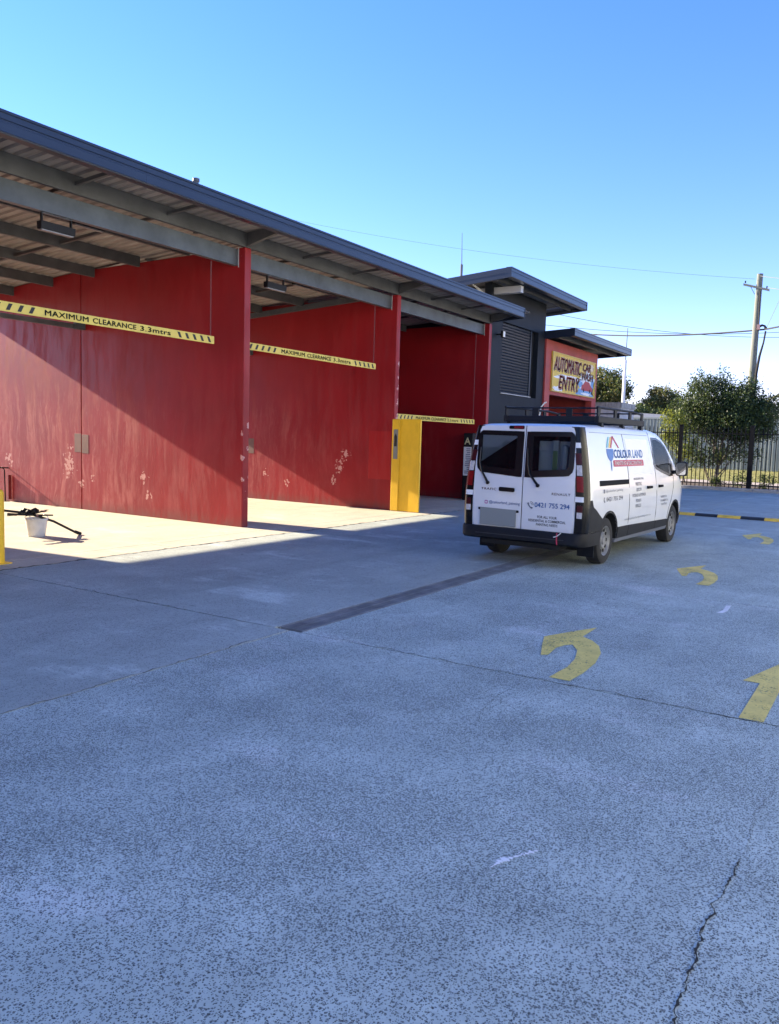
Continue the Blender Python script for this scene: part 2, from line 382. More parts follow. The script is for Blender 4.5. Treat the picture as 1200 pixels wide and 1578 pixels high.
CR = [[(3.65,.46),(3.56,.455),(3.37,.475),(3.30,.462),(3.19,.49),(3.11,.478),(3.01,.493),(2.95,.48),(2.86,.484),(2.79,.478),(2.71,.482),(2.64,.47),(2.56,.48),(2.44,.46),(2.1,.45),(1.6,.40)],
      [(5.45,2.22),(5.09,2.24),(4.91,2.235),(4.67,2.2),(4.43,2.11)], [(6.78,2.46),(6.5,2.52),(6.2,2.60),(5.9,2.72)], [(3.11,.478),(3.09,.50),(3.04,.53),(3.02,.57)], [(2.79,.478),(2.76,.45),(2.72,.43)], [(2.95,.48),(2.93,.505),(2.90,.515)], [(3.65,.46),(3.8,.45),(4.1,.47),(4.5,.44)]]
for i, (c, w) in enumerate(zip(CR, ((.0012, .0062), (.0008, .0022), (.001, .003), (.0008, .0025), (.001, .003), (.001, .004), (.0005, .0012)))):
    ribbon(c, w[0], w[1], 11+i, seg=.014, wob=.5).build('crack', M['crack'], yard)
for i, x in enumerate((5.56,)):                                  # dirt-packed edges of the sawn joints, ragged
    ribbon([(x, 8.6), (x, 6), (x, 4.8)], .002, .008, 40+i, seg=.05).build('crack', M['crack'], yard)
    ribbon([(x, 4.3), (x, 2), (x, -.5), (x, -3)], .002, .009, 50+i, seg=.05).build('crack', M['crack'], yard)
ribbon([(-3.5, 4.55), (0, 4.55), (5.5, 4.55)], .0015, .006, 61, seg=.05).build('crack', M['crack'], yard)
ribbon([(-4, 9.2), (5.9, 9.2), (11, 9.17), (16, 9.21), (21, 9.2)], .004, .03, 62, seg=.06).build('crack', M['crack'], yard)

# drain
dr = thing('trench_drain', (5.62, 4.575, 0), 'long dark iron trench drain set flush in the concrete, running under the van', 'drain')
MB().box(5.60, 14.6, 4.432, 4.718, -.09, -.06).build('channel', M['crack'], dr)
fr = MB(); fr.box(5.60, 14.6, 4.433, 4.448, -.06, .001); fr.box(5.60, 14.6, 4.702, 4.717, -.06, .001); fr.build('frame', M['grate'], dr)
gm = MB()
gm.box(0, .012, 0, .25, -.03, 0); gm.box(.485, .497, 0, .25, -.03, 0); gm.box(.012, .485, 0, .012, -.03, 0); gm.box(.012, .485, .238, .25, -.03, 0); gm.box(.012, .485, .119, .131, -.03, 0)
for i in range(15): x = .03+i*.0305; gm.box(x, x+.017, .012, .119, -.028, -.0005); gm.box(x, x+.017, .131, .238, -.028, -.0005)
gme = gm.mesh('grate', M['grate'])
for i in range(18): put('grate', gme, dr, (0.0 + i*.498, -.125, .0))

# painted arrows and scuffs
def marking(name, poly, m, label, cat, group=None, z=0.004):
    me = bpy.data.meshes.new(name); bm = bmesh.new(); cx = sum(p[0] for p in poly)/len(poly); cy = sum(p[1] for p in poly)/len(poly)
    f = bm.faces.new([bm.verts.new((p[0]-cx, p[1]-cy, 0)) for p in poly]); bm.normal_update()
    if f.normal.z < 0: f.normal_flip()
    bmesh.ops.triangulate(bm, faces=bm.faces[:]); bm.to_mesh(me); bm.free(); me.materials.append(m)
    o = bpy.data.objects.new(name, me); COL.objects.link(o); o.location = (cx, cy, z); return tag(o, label, cat, group)
def turn_arrow(x, sx=1.0):
    c = [(0,.14),(0,-.02),(.27,-.035),(.60,-.02),(.93,.04),(1.16,.13),(1.31,.24),(1.40,.36),(1.84,.37),(1.55,.50),(1.18,.645),(.88,.545),(.56,.43),(.60,.38),(.86,.41),(.99,.385),(1.06,.335),(.90,.235),(.61,.155),(.36,.125)]
    return [(x+p[0]*sx, 1.98+p[1]) for p in c]
marking('painted_arrow', turn_arrow(5.65), M['arrow'], 'worn yellow left-turn arrow nearest the camera, cracked through its head', 'road marking', 'painted yellow arrows')
marking('painted_arrow', turn_arrow(10.72), M['arrow'], 'faded yellow left-turn arrow on the concrete just right of the van', 'road marking', 'painted yellow arrows')
marking('painted_arrow', turn_arrow(16.17, 1.1), M['arrow'], 'small far yellow left-turn arrow just before the rubber hump', 'road marking', 'painted yellow arrows')
marking('painted_arrow', [(5.57,.78),(5.57,.63),(6.5,.63),(6.5,.50),(7.28,.705),(6.5,.90),(6.5,.78)], M['arrow'], 'straight yellow arrow at the right edge, pointing away', 'road marking', 'painted yellow arrows')
sc_ = MB()
for k_, (pa_, wa_) in enumerate((([(2.93,1.31),(3.0,1.30),(3.07,1.265)], .026), ([(2.98,1.295),(3.05,1.285)], .02), ([(3.05,1.27),(3.10,1.245),(3.18,1.20)], .018), ([(3.09,1.262),(3.13,1.262)], .007), ([(2.86,1.28),(2.90,1.272)], .008))):
    q_ = ribbon(pa_, .002, wa_, 70+k_, z=.004+.0002*k_, seg=.006, wob=.35); n_ = len(sc_.v); sc_.v += q_.v; [sc_.face([a_+n_ for a_ in f_]) for f_ in q_.f]
sc_ = sc_.build('white_scuff', M['chalk']); tag(sc_, 'small white paint scuff on the speckled concrete', 'paint mark')
marking('white_scuff', [(9.0,1.55),(9.2,1.52),(9.5,1.54),(9.55,1.49),(9.2,1.47),(9.05,1.49)], M['chalk'], 'thin white smear beyond the straight yellow arrow', 'paint mark')

# rubber hump
hp = thing('speed_hump', (21.55, 1.6, 0), 'low rubber speed hump of alternating yellow and black segments before the fence', 'speed hump')
M['hump_y'] = mat('hump_yellow', (0.85, 0.52, 0.06), 0.7, var=0.25, vscale=5); M['hump_k'] = mat('hump_black', (0.02, 0.022, 0.025), 0.75, var=0.3, vscale=5)
prof = [(-.16, .004), (.16, .004), (.15, .03), (.10, .055), (.05, .065), (-.05, .065), (-.10, .055), (-.15, .03)]
hy = MB().prism(prof, 1, -.268, .268).mesh('hump_segment', M['hump_y']); hk = MB().prism(prof, 1, -.268, .268).mesh('hump_segment', M['hump_k'])
for i in range(13): 
    o = put('hump_segment', hy if i % 2 else hk, hp, (0, 3.57-i*.54, 0))
    if i % 2:
        for s in (-.13, .13): q = MB().lathe([(.022, .06), (.022, .0665), (.012, .067)], (0, s, 0), 2, 10).build('bolt', M['black'], o, local=True)

# ------------------------------------------------------------------ car wash bays
FY = 10.34                                   # front of the dividing walls
def zr(y): return 5.46 - .065*(y-9.35)       # underside of the roof sheets
bays = thing('car_wash_building', (13.8, 15.0, 0), 'long open-fronted red car wash building with charcoal shed roof', 'building')
RX0, RX1, RY1 = -6.0, 21.6, 19.9
def wall_panel(x, y0, y1, th=.165, drop=.012):
    return MB().prism([(y0, 0), (y1, 0), (y1, zr(y1)-drop), (y0, zr(y0)-drop-.265 if y0 < 10.4 else zr(y0)-drop)], 0, x, x+th)
WX = [-4.55, .69, 5.93, 11.17, 16.41, 21.43]
for i, x in enumerate(WX):
    seam = 15.02
    p = wall_panel(x, FY, seam-.011).build('wall_panel', M['red'], bays, bevel=.012)
    q = wall_panel(x, seam+.011, 19.6).build('wall_panel', M['red'], bays, bevel=.012)
    MB().box(x+.03, x+.135, seam-.011, seam+.011, 0, zr(seam)-.03).build('joint_strip', M['crack'], q)
    if x < 21:
        for sgn, dz in ((-1, 1.22), (1, 1.24)):
            yy = seam + sgn*.125; MB().box(x-.004, x-.0005, yy-.11, yy+.11, dz, dz+.40).build('cover_plate', M['tan'], p if sgn < 0 else q, bevel=.004)
# unseen panel added at the rear of the second bay to shade its wall
MB().box(15.55, 16.40, 19.55, 19.62, 3.38, zr(19.6)-.02).build('shade_header', M['red'], bays)
MB().box(.86, 5.925, 15.2, 15.36, 0, zr(15.3)-.02).build('rear_wall', M['red'], bays)  # unseen wall added to stop sun through the bay left of frame
MB().box(16.58, 21.42, 15.2, 15.36, 0, zr(15.3)-.02).build('rear_wall', M['red'], bays)

# roof sheets: trapezoid ribs running front to back
pitch = .19; sw = .76
sm = MB(); prof = []
for k in range(4):
    x = k*pitch; prof += [(x, 0), (x+.10, 0), (x+.125, .032), (x+.165, .032)]
prof.append((sw+.008, 0))
for (dx, dz) in prof:
    for y in (9.40, RY1): sm.v.append((dx, y, zr(y)+dz))
for i in range(len(prof)-1): sm.face((2*i, 2*i+1, 2*i+3, 2*i+2))
sme = sm.mesh('roof_sheet', M['sheet'])
x = RX0
while x < RX1-.1:
    put('roof_sheet', sme, bays, (x-13.8, -15.0, 0)); x += sw
# front fascia (a folded gutter with two shallow ribs) and end and rear flashings
def fascia_prof(z0, z1, y=9.35):
    h = z1-z0
    return [(y, z0), (y+.13, z0), (y+.13, z0+.02), (y+.03, z0+.02), (y+.03, z1-.02), (y+.16, z1-.02), (y+.16, z1), (y-.012, z1), (y-.012, z1-.03), (y, z1-.04), (y, z0+h*.62), (y+.012, z0+h*.60), (y+.012, z0+h*.53), (y, z0+h*.5), (y, z0+.03), (y-.008, z0+.02)]
for a, b in ((RX0, 1.95), (1.953, 8.05), (8.053, 14.15), (14.153, RX1)):
    MB().prism(fascia_prof(5.235, 5.515), 0, a, b).build('fascia', M['fascia'], bays)
for xx in (RX1+.002,):
    MB().prism([(9.34, 5.235), (RY1, zr(RY1)-.22), (RY1, zr(RY1)+.06), (9.34, 5.51)], 0, xx, xx+.02).build('end_flashing', M['fascia'], bays)
MB().box(RX0, RX1, RY1+.002, RY1+.03, zr(RY1)-.02, zr(RY1)+.10).build('rear_flashing', M['fascia'], bays)
# purlins (C sections), front beam, bridging, tie bars
def csec(y, x0, x1, d=.20, w=.065, t=.004):
    z1 = zr(y)-.006; z0 = z1-d
    return MB().prism([(y, z0), (y+w, z0), (y+w, z0+.02), (y+w-t, z0+.02), (y+w-t, z0+t), (y+t, z0+t), (y+t, z1-t), (y+w-t, z1-t), (y+w-t, z1-.02), (y+w, z1-.02), (y+w, z1), (y, z1)], 0, x0, x1)
PY = [10.36, 11.75, 13.15, 14.55, 15.95, 17.4, 18.9]
for y in PY:
    for a, b in zip(WX[:-1], WX[1:]):
        (csec(y, a+.17, b-.005) if y > 10.5 else csec(y, a+.085, b+.08, .26)).build('purlin', M['purlin'], bays)
for a, b in zip(WX[:-1], WX[1:]):
    x0, x1 = a+.168, b-.003
    bm_ = MB().box(x0, x1, 10.50, 10.508, 4.80, 5.09).box(x0, x1, 10.508, 10.60, 4.80, 4.812).box(x0, x1, 10.508, 10.60, 5.078, 5.09).build('front_beam', M['galv'], bays)
    for xx in (x0, x1-.012):
        MB().box(xx, xx+.012, 10.485, 10.499, 4.77, 5.12).build('end_plate', M['endplate'], bm_)
    # bridging straps between purlins, mid bay
    for t in (.30, .64):
        xm = a + .165 + (b-a-.17)*t
        for y0, y1 in zip([9.50]+[p+.07 for p in PY[:-1]], PY):
            if (y0 > 11.3 and t < .5 and int(y0*3) % 2): continue
            MB().hexa([(xm, y0, zr(y0)-.15), (xm+.05, y0, zr(y0)-.15), (xm+.05, y1, zr(y1)-.15), (xm, y1, zr(y1)-.15),
                       (xm, y0, zr(y0)-.10), (xm+.05, y0, zr(y0)-.10), (xm+.05, y1, zr(y1)-.10), (xm, y1, zr(y1)-.10)]).build('bridging', M['purlin'], bays)
    if a > 0 and b < 17:
        tb = MB().box(x0, x1, 14.97, 15.07, 3.86, 3.95).build('tie_bar', M['purlin'], bays)
        MB().box(x1-.22, x1+.0, 14.86, 14.965, 3.84, 3.99).build('bracket', M['galv'], tb)
# capping angle along the wall tops and outrigger brackets over each pillar
for x in WX[2:]:
    MB().prism([(FY, zr(FY)-.25), (9.62, zr(9.62)-.13), (9.62, zr(9.62)-.012), (FY, zr(FY)-.012)], 0, x+.05, x+.115).build('outrigger', M['purlin'], bays)
MB().hexa([(16.33, 11.1, zr(11.1)-.30), (16.40, 11.1, zr(11.1)-.30), (16.40, 15, zr(15)-.30), (16.33, 15, zr(15)-.30), (16.33, 11.1, zr(11.1)-.17), (16.40, 11.1, zr(11.1)-.17), (16.40, 15, zr(15)-.17), (16.33, 15, zr(15)-.17)]).build('capping_angle', M['galv'], bays)
MB().tube([(11.6, 12.3, 5.20), (11.62, 12.6, 3.9), (11.66, 12.7, 3.6)], .018, 6).build('conduit', M['galv'], bays)
vp = MB().tube([(10.59, 11.0, 5.3), (10.59, 11.0, 6.2)], .05, 10).lathe([(.065, 6.2), (.065, 6.25), (.01, 6.27)], (10.59, 11.0, 0), 2, 10).build('vent_pipe', M['galv'], bays, True)

# hanging batten lights
def batten(x, z, y, label, low=True):
    t = thing('batten_light', (x, y, z), label, 'light', 'batten lights under the bay roof')
    L = .56
    MB().prism([(-.05, .02), (.05, .02), (.06, .13), (-.06, .13)], 0, 0, L).build('housing', M['black'], t, local=True, bevel=.006)
    MB().box(.02, L-.02, -.035, .035, .004, .019).build('diffuser', M['diff'], t, local=True)
    for xx in (.03, L-.05):
        MB().box(xx, xx+.02, -.02, .02, .131, .24).build('bracket', M['black'], t, local=True)
    MB().box(.03, L-.03, -.03, .03, .241, .253).build('mounting_rail', M['galv'], t, local=True)
batten(7.18, 4.545, 10.57, 'black batten light hanging under the beam of the nearest bay')
batten(12.0, 4.545, 10.57, 'black batten light hanging under the beam of the second bay')
batten(8.2, 4.92, 11.2, 'black batten light tucked behind the beam top of the nearest bay')
batten(13.6, 4.92, 11.2, 'black batten light tucked behind the beam top of the second bay')

# clearance signs
def clearance(x0, x1, z, txt, label, tz, ty=10.55, stripes=5, h=.135):
    t = thing('clearance_sign', ((x0+x1)/2, ty, z), label, 'sign', 'hanging clearance signs')
    b = MB().box(x0, x1, ty-.004, ty+.012, z, z+h).build('board', M['sign_yellow'], t, bevel=.002)
    L = x1-x0; w = h*.42
    for k in range(stripes):
        for side in (0, 1):
            xc = x0+.10+k*h*1.28 if not side else x1-.10-k*h*1.28-w
            sl = .35*h if not side else -.35*h
            zz0, zz1 = z+h*.16, z+h*.84
            MB().prism([(xc-sl/2, zz0), (xc+w-sl/2, zz0), (xc+w+sl/2, zz1), (xc+sl/2, zz1)], 1, ty-.0065, ty-.0042).build('stripe', M['ink'], t)
    tw = L - 2*(.1+stripes*h*1.28) - .12
    words = txt.split(' '); wt = [len(w_) + .35*w_.count('M') for w_ in words]; gap = tw*.035; unit = (tw-2*gap)/sum(wt); xx = x0+L/2-tw/2
    for w_, k_ in zip(words, wt):
        text_on('lettering', w_, M['ink'], t, flat((xx, ty-.0066, z+h*.22), (1,0,0), (0,0,1)), width=unit*k_, height=h*.56, fat=.03, spacing=1.06); xx += unit*k_+gap
    for xx in (x0+.09, x1-.09):
        ch = MB()
        n = int((tz-z-h)/.045)
        for i in range(n):
            zc = z+h+.02+i*.045
            ch.tube([(xx+(.007 if i%2 else 0), ty+(0 if i%2 else .007), zc-.025), (xx+(.007 if i%2 else 0), ty+(0 if i%2 else .007), zc+.025)], .0035, 4)
            ch.tube([(xx-(.007 if i%2 else 0), ty-(0 if i%2 else .007), zc-.025), (xx-(.007 if i%2 else 0), ty-(0 if i%2 else .007), zc+.025)], .0035, 4)
        ch.build('chain', M['chain'], t)
clearance(6.22, 10.62, 3.33, 'MAXIMUM CLEARANCE 3.3mtrs', 'yellow and black clearance sign hanging in the nearest bay', 4.79)
clearance(11.45, 15.86, 3.33, 'MAXIMUM CLEARANCE 3.3mtrs', 'yellow and black clearance sign hanging in the second bay', 4.79)
clearance(16.75, 21.1, 2.21, 'MAXIMUM CLEARANCE 2.1mtrs', 'lower clearance sign hanging in the dark third bay above the yellow panel', 4.79)

# yellow guard panel and bollard
gp = thing('guard_panel', (16.36, 9.8, 0), 'tall yellow steel guard panel standing at the second pillar', 'panel')
MB().prism([(9.56, 0.01), (10.32, 0.01), (10.32, 2.2), (9.56, 2.2)], 0, 16.345, 16.375).build('face_sheet', M['yellow'], gp, bevel=.006)
MB().box(16.32, 16.344, 10.12, 10.33, .01, 2.19).build('flange', M['yellow'], gp, bevel=.02)
lb = MB().box(16.312, 16.3185, 10.16, 10.28, 1.25, 1.95).build('label_plate', mat('grey_label', (.20, .21, .19), .5), gp)
MB().prism([(10.185, 1.55), (10.255, 1.55), (10.255, 1.78), (10.22, 1.86), (10.185, 1.78)], 0, 16.308, 16.3115).build('label_print', M['ink'], lb)
MB().box(16.376, 16.43, 9.58, 9.61, .01, 2.18).build('stiffener', M['yellow'], gp)
bo = thing('bollard', (5.92, 9.72, 0), 'yellow bollard cut off by the left edge of the picture', 'bollard')
MB().lathe([(.12, 0), (.12, .90), (.11, .94), (.06, .965), (.0, .97)], (5.92, 9.72, 0), 2, 24).build('post', M['yellow'], bo, True)
MB().box(5.77, 6.07, 9.57, 9.87, .001, .012).build('base_plate', M['yellow'], bo)

# paint-spattered bucket with brushes and a pole
bk = thing('bucket', (7.86, 11.72, 0), 'off-white plastic bucket on the sunlit bay floor', 'bucket')
MB().lathe([(.125, .0), (.13, .005), (.17, .27), (.183, .272), (.183, .295), (.168, .295), (.163, .28), (.122, .012)], (7.86, 11.72, .001), 2, 32, False).build('tub', M['bucket'], bk, True)
MB().lathe([(.001, .012), (.124, .012)], (7.86, 11.72, .001), 2, 32, False).build('tub_floor', M['bucket'], bk)
for s in (-1, 1):
    MB().tube([(7.86+s*.18*math.cos(t*.5-.5)*.85, 11.72-.12+.24*t/2, .29+.055*math.sin(math.pi*t/2)) for t in [i/4 for i in range(9)]], .007, 6).build('handle', M['white'], bk, True)
def brush(p0, p1, headlen, label, hw=.035):
    p0, p1 = Vector(p0), Vector(p1); d = (p1-p0).normalized(); t = thing('brush', p0, label, 'brush')
    MB().tube([p0, p0.lerp(p1, .5), p1], [.012, .014, .011], 8).build('handle', M['black'], t, True)
    s = d.cross(Vector((0, 0, 1))).normalized(); u = s.cross(d); q = p1; mb = MB(); r_ = random.Random(hash(label) % 99)
    mb.hexa([q-s*hw-u*.014, q+s*hw-u*.014, q+s*hw+u*.014, q-s*hw+u*.014, q-s*hw+d*headlen*.3-u*.014, q+s*hw+d*headlen*.3-u*.014, q+s*hw+d*headlen*.3+u*.014, q-s*hw+d*headlen*.3+u*.014])
    mb.build('ferrule', M['chain'], t)
    mb = MB()
    for i in range(26):
        b0 = q + d*headlen*.3 + s*r_.uniform(-hw, hw) + u*r_.uniform(-.012, .012); b1 = b0 + d*headlen*.7 + s*r_.uniform(-.02, .02) + u*r_.uniform(-.015, .015)
        mb.tube([b0, b1], [.004, .0015], 4)
    mb.build('bristles', M['black'], t)
brush((8.08, 11.60, .335), (7.62, 11.88, .35), .14, 'black brush lying across the rim on the far side of the bucket')
brush((7.35, 11.70, .40), (7.80, 11.66, .345), .12, 'black brush poking out over the left side of the bucket')
brush((7.60, 11.60, .36), (8.02, 11.80, .385), .14, 'black brush with splayed bristles on top of the bucket')
rag = MB(); r_ = random.Random(8)
for i in range(12):
    th = r_.uniform(0, 6.3); L = r_.uniform(.06, .20); c = Vector((7.75, 11.72, .36)) + Vector((r_.uniform(-.08, .08), r_.uniform(-.06, .06), r_.uniform(0, .06)))
    rag.tube([c, c+Vector((math.cos(th)*L*.5, math.sin(th)*L*.5, r_.uniform(.0, .03))), c+Vector((math.cos(th)*L, math.sin(th)*L, r_.uniform(-.03, .01)))], [.03, .034, .012], 6)
tag(rag.build('wet_rag', M['black'], None, True), 'dark crumpled rag heaped on top of the bucket', 'rag')
pole_t = thing('broom_pole', (8.35, 11.45, .02), 'dark broom pole leaning across the bucket to the floor', 'pole')
MB().tube([(8.42, 11.42, .02), (8.06, 11.56, .24), (7.70, 11.70, .385), (7.30, 11.86, .45)], .019, 8).build('shaft', M['black'], pole_t, True)
MB().tube([(8.46, 11.40, .014), (8.36, 11.44, .06)], .026, 8).build('grip', M['black'], pole_t, True)

# lance holder on the first wall
lh = thing('lance_holder', (11.1, 17.7, 0), 'thin steel lance holder standing against the sunlit red wall', 'holder')
MB().tube([(11.06, 17.68, 0), (11.06, 17.70, .74), (11.00, 17.72, .80)], .014, 6).build('upright', M['black_metal'], lh, True)
MB().tube([(11.168, 17.72, .78), (10.92, 17.74, .79), (10.90, 17.80, .74)], .016, 6).build('arm', M['black_metal'], lh, True)
MB().box(11.09, 11.165, 17.60, 17.615, .05, .62).build('back_plate', M['red_dark'], lh)
MB().box(11.0, 11.12, 17.6, 17.76, .0, .012).build('foot', M['black_metal'], lh)

# kiosk in the third bay
kk = thing('payment_kiosk', (21.1, 10.75, 0), 'black upright machine with a white strip behind the van', 'kiosk')
MB().box(20.95, 21.40, 10.5, 10.80, 0, 1.95).build('cabinet', M['black'], kk, bevel=.02)
MB().box(20.935, 20.948, 10.53, 10.77, .72, 1.55).build('price_strip', M['white'], kk)
text_on('lettering', 'A', mat('pale_yellow_letter', (.6, .55, .3), .5), kk, flat((20.938, 10.76, 1.62), (0,-1,0), (0,0,1)), height=.2, bold=.02)
pt = MB(); r_ = random.Random(2)
for i in range(14): z = .78+i*.054; pt.box(20.931, 20.934, 10.55, 10.55+r_.uniform(.10, .18), z, z+.028)
pt.build('print_lines', mat('grey_print', (.18, .2, .25), .6), kk)

# ------------------------------------------------------------------ charcoal plant-room building
gb = thing('plant_room', (23.7, 14.5, 0), 'tall charcoal plant room with roller shutter between bays and entry', 'building')
GX0, GX1 = 21.606, 25.84; GYF = 10.40
sx0, sx1, sz0, sz1 = 22.45, 25.25, 3.18, 5.32
def zg(y): return 6.43 - .085*(y-9.35)
fw_ = MB()
fw_.box(GX0, sx0, GYF, GYF+.22, 0, zg(GYF)-.02); fw_.box(sx1, GX1, GYF, GYF+.22, 0, zg(GYF)-.02)
fw_.box(sx0, sx1, GYF, GYF+.22, 0, sz0); fw_.box(sx0, sx1, GYF, GYF+.22, sz1, zg(GYF)-.02)
fw_.build('front_wall', M['grey_wall'], gb)
MB().box(GX0, GX0+.15, GYF+.222, 19, 0, zg(19)-.02).build('side_wall', M['grey_wall'], gb); MB().box(GX1-.15, GX1, GYF+.222, 19, 0, zg(19)-.02).build('side_wall', M['grey_wall'], gb)
MB().box(GX0, GX1, 19.002, 19.2, 0, zg(19.2)-.02).build('rear_wall', M['grey_wall'], gb)
MB().box(GX0+.151, GX1-.151, 10.64, 10.66, sz0-.1, sz1+.1).build('shutter_backing', M['black'], gb)
for i in range(24):
    z = sz0 + .03 + i*.0883
    MB().prism([(10.47, z), (10.60, z), (10.60, z+.084), (10.49, z+.084), (10.462, z+.045)], 0, sx0+.004, 24.72).build('shutter_slat', M['shutter'], gb)
MB().box(24.722, 24.80, 10.44, 10.62, sz0, sz1-.002).build('shutter_guide', M['shutter'], gb); MB().box(24.802, sx1-.002, 10.56, 10.62, sz0+.001, sz1-.002).build('reveal_panel', M['black'], gb)
MB().box(sx0+.002, 24.72, 10.36, 10.60, sz0+.002, sz0+.025).build('sill', M['endplate'], gb)
for a, b in ((20.6, 23.7), (23.703, 26.8)):
    MB().prism(fascia_prof(6.20, 6.48), 0, a, b).build('fascia', M['fascia'], gb)
for xx in (20.58, 26.802):
    e = MB().prism([(9.338, 6.20), (19.4, zg(19.4)-.24), (19.4, zg(19.4)+.07), (9.338, 6.478)], 0, xx, xx+.018).build('end_fascia', M['fascia'], gb)
    MB().prism([(9.5, zg(9.5)-.10), (19.3, zg(19.3)-.10), (19.3, zg(19.3)-.085), (9.5, zg(9.5)-.085)], 0, xx-.008, xx+.026).build('fold', M['fascia'], e)
sm2 = MB()
for (dx, dz) in prof:
    for y in (9.40, 19.3): sm2.v.append((dx, y, zg(y)+.01+dz))
for i in range(len(prof)-1): sm2.face((2*i, 2*i+1, 2*i+3, 2*i+2))
sm2e = sm2.mesh('roof_sheet', M['sheet'])
for i in range(8): put('roof_sheet', sm2e, gb, (20.62+i*sw-23.7, -14.5, 0))
for y in (9.9,): csec2 = MB().box(20.62, 26.78, y, y+.06, zg(y)-.17, zg(y)-.005).build('purlin', M['purlin'], gb)
MB().box(21.75, 21.93, 9.56, 12.6, 6.00, 6.19).build('duct', M['endplate'], gb)
for k in (0, .16):
    MB().tube([(21.35+k, 10.9, zg(10.9)-.05), (21.36+k, 10.72, 6.10), (21.44+k, 10.5, 5.85), (21.45+k, 10.46, 5.62)], .02, 8).build('conduit', M['white'], gb, True)
MB().tube([(20.75, 11.3, 5.95), (20.95, 11.2, 6.03), (21.2, 11.1, 6.0), (21.4, 11.0, 5.9)], .02, 8).build('conduit', M['white'], gb, True)
MB().tube([(25.5, 10.36, 2.5), (25.5, 10.30, 2.9), (25.54, 10.2, 3.05), (25.6, 10.16, 3.08)], .025, 8).build('water_pipe', M['white'], gb, True)
fl = thing('floodlight', (22.03, 10.3, 4.85), 'small wall floodlight with pale lens on the plant room corner', 'light')
MB().box(21.98, 22.14, 10.17, 10.24, 4.78, 4.98).build('housing', M['black'], fl, bevel=.01); MB().box(22.0, 22.12, 10.155, 10.169, 4.80, 4.96).build('lens', M['white'], fl); MB().box(22.04, 22.08, 10.241, 10.40, 4.86, 4.90).build('arm', M['black'], fl)
am = thing('antenna_mast', (24.6, 13.0, zg(13)), 'thin radio antenna rising above the plant room roof', 'antenna')
MB().tube([(24.6, 13, zg(13)), (24.6, 13, 7.62)], .045, 10).build('base_tube', M['galv'], am); MB().tube([(24.6, 13, 7.62), (24.55, 13, 8.65)], [.016, .008], 6).build('whip', M['galv'], am)

# ------------------------------------------------------------------ automatic wash entry
eb = thing('wash_entry_building', (28.5, 14, 0), 'red automatic wash entry building with charcoal flat roof and painted sign', 'building')
EX0, EX1 = 25.846, 31.2; EYF = 10.34
fw_ = MB(); fw_.box(EX0, 26.3, EYF, EYF+.25, 0, 5.2); fw_.box(30.72, EX1, EYF, EYF+.25, 0, 5.2); fw_.box(26.3, 30.72, EYF, EYF+.25, 3.38, 5.2); fw_.build('front_wall', M['red_entry'], eb)
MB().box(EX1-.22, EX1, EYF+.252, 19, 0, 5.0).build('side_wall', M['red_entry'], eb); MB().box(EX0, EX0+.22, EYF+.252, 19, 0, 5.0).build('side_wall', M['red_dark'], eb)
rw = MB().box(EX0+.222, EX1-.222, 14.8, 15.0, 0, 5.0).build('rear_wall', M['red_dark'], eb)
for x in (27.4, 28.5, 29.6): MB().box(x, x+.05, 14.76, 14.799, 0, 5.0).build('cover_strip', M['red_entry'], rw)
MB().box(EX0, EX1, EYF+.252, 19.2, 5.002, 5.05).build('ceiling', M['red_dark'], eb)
MB().prism(fascia_prof(5.24, 5.50), 0, 25.76, 32.25).build('fascia', M['fascia'], eb)
for xx in (25.74, 32.252): MB().prism([(9.338, 5.24), (19.4, 4.72), (19.4, 4.98), (9.338, 5.498)], 0, xx, xx+.018).build('end_fascia', M['fascia'], eb)
sm3 = MB()
for (dx, dz) in prof:
    for y in (9.40, 19.3): sm3.v.append((dx, y, 5.40-.05*(y-9.4)+dz))
for i in range(len(prof)-1): sm3.face((2*i, 2*i+1, 2*i+3, 2*i+2))
sm3e = sm3.mesh('roof_sheet', M['purlin'])
for i in range(9): put('roof_sheet', sm3e, eb, (25.77+i*.718-28.5, -14, 0))
MB().box(25.78, 32.23, 9.9, 9.96, 5.20, 5.385).build('purlin', M['purlin'], eb)
# the painted sign
es = thing('entry_sign', (28.6, 10.33, 3.5), 'yellow painted sign reading automatic car wash entry above the opening', 'sign')
SX0, SX1, SZ0, SZ1 = 26.35, 30.88, 3.50, 4.85
MB().box(SX0, SX1, 10.30, 10.338, SZ0, SZ1).build('board', mat('sign_board_yellow', (.62, .43, .05), .5, var=.15, vscale=2), es)
br = MB(); br.box(SX0, SX1, 10.28, 10.299, SZ1-.03, SZ1); br.box(SX0, SX1, 10.28, 10.299, SZ0, SZ0+.03); br.box(SX0, SX0+.03, 10.28, 10.299, SZ0+.03, SZ1-.03); br.box(SX1-.03, SX1, 10.28, 10.299, SZ0+.03, SZ1-.03); br.build('edge_trim', mat('sign_trim', (.55, .42, .12), .5), es)
C_ = dict(w=mat('sign_white', (.72, .74, .76), .5), b=mat('sign_blue', (.16, .33, .58), .5), r=mat('sign_red', (.38, .035, .03), .5), o=mat('sign_orange', (.62, .20, .05), .5), p=mat('sign_pale', (.70, .55, .38), .5))
def cloud(name, cx, cz, rx, rz, m, y, seed, n=26, amp=.3):
    r_ = random.Random(seed); P = []
    for k in range(n):
        t = 2*math.pi*k/n; s = 1 + amp*(r_.random()-.5)*2
        P.append((min(SX1-.04, max(SX0+.04, cx+math.cos(t)*rx*s)), min(SZ1-.04, max(SZ0+.04, cz+math.sin(t)*rz*s))))
    me = bpy.data.meshes.new(name); b = bmesh.new(); f = b.faces.new([b.verts.new((p[0], y, p[1])) for p in P]); bmesh.ops.triangulate(b, faces=b.faces[:]); b.to_mesh(me); b.free(); me.materials.append(m)
    return link(name, me, es)
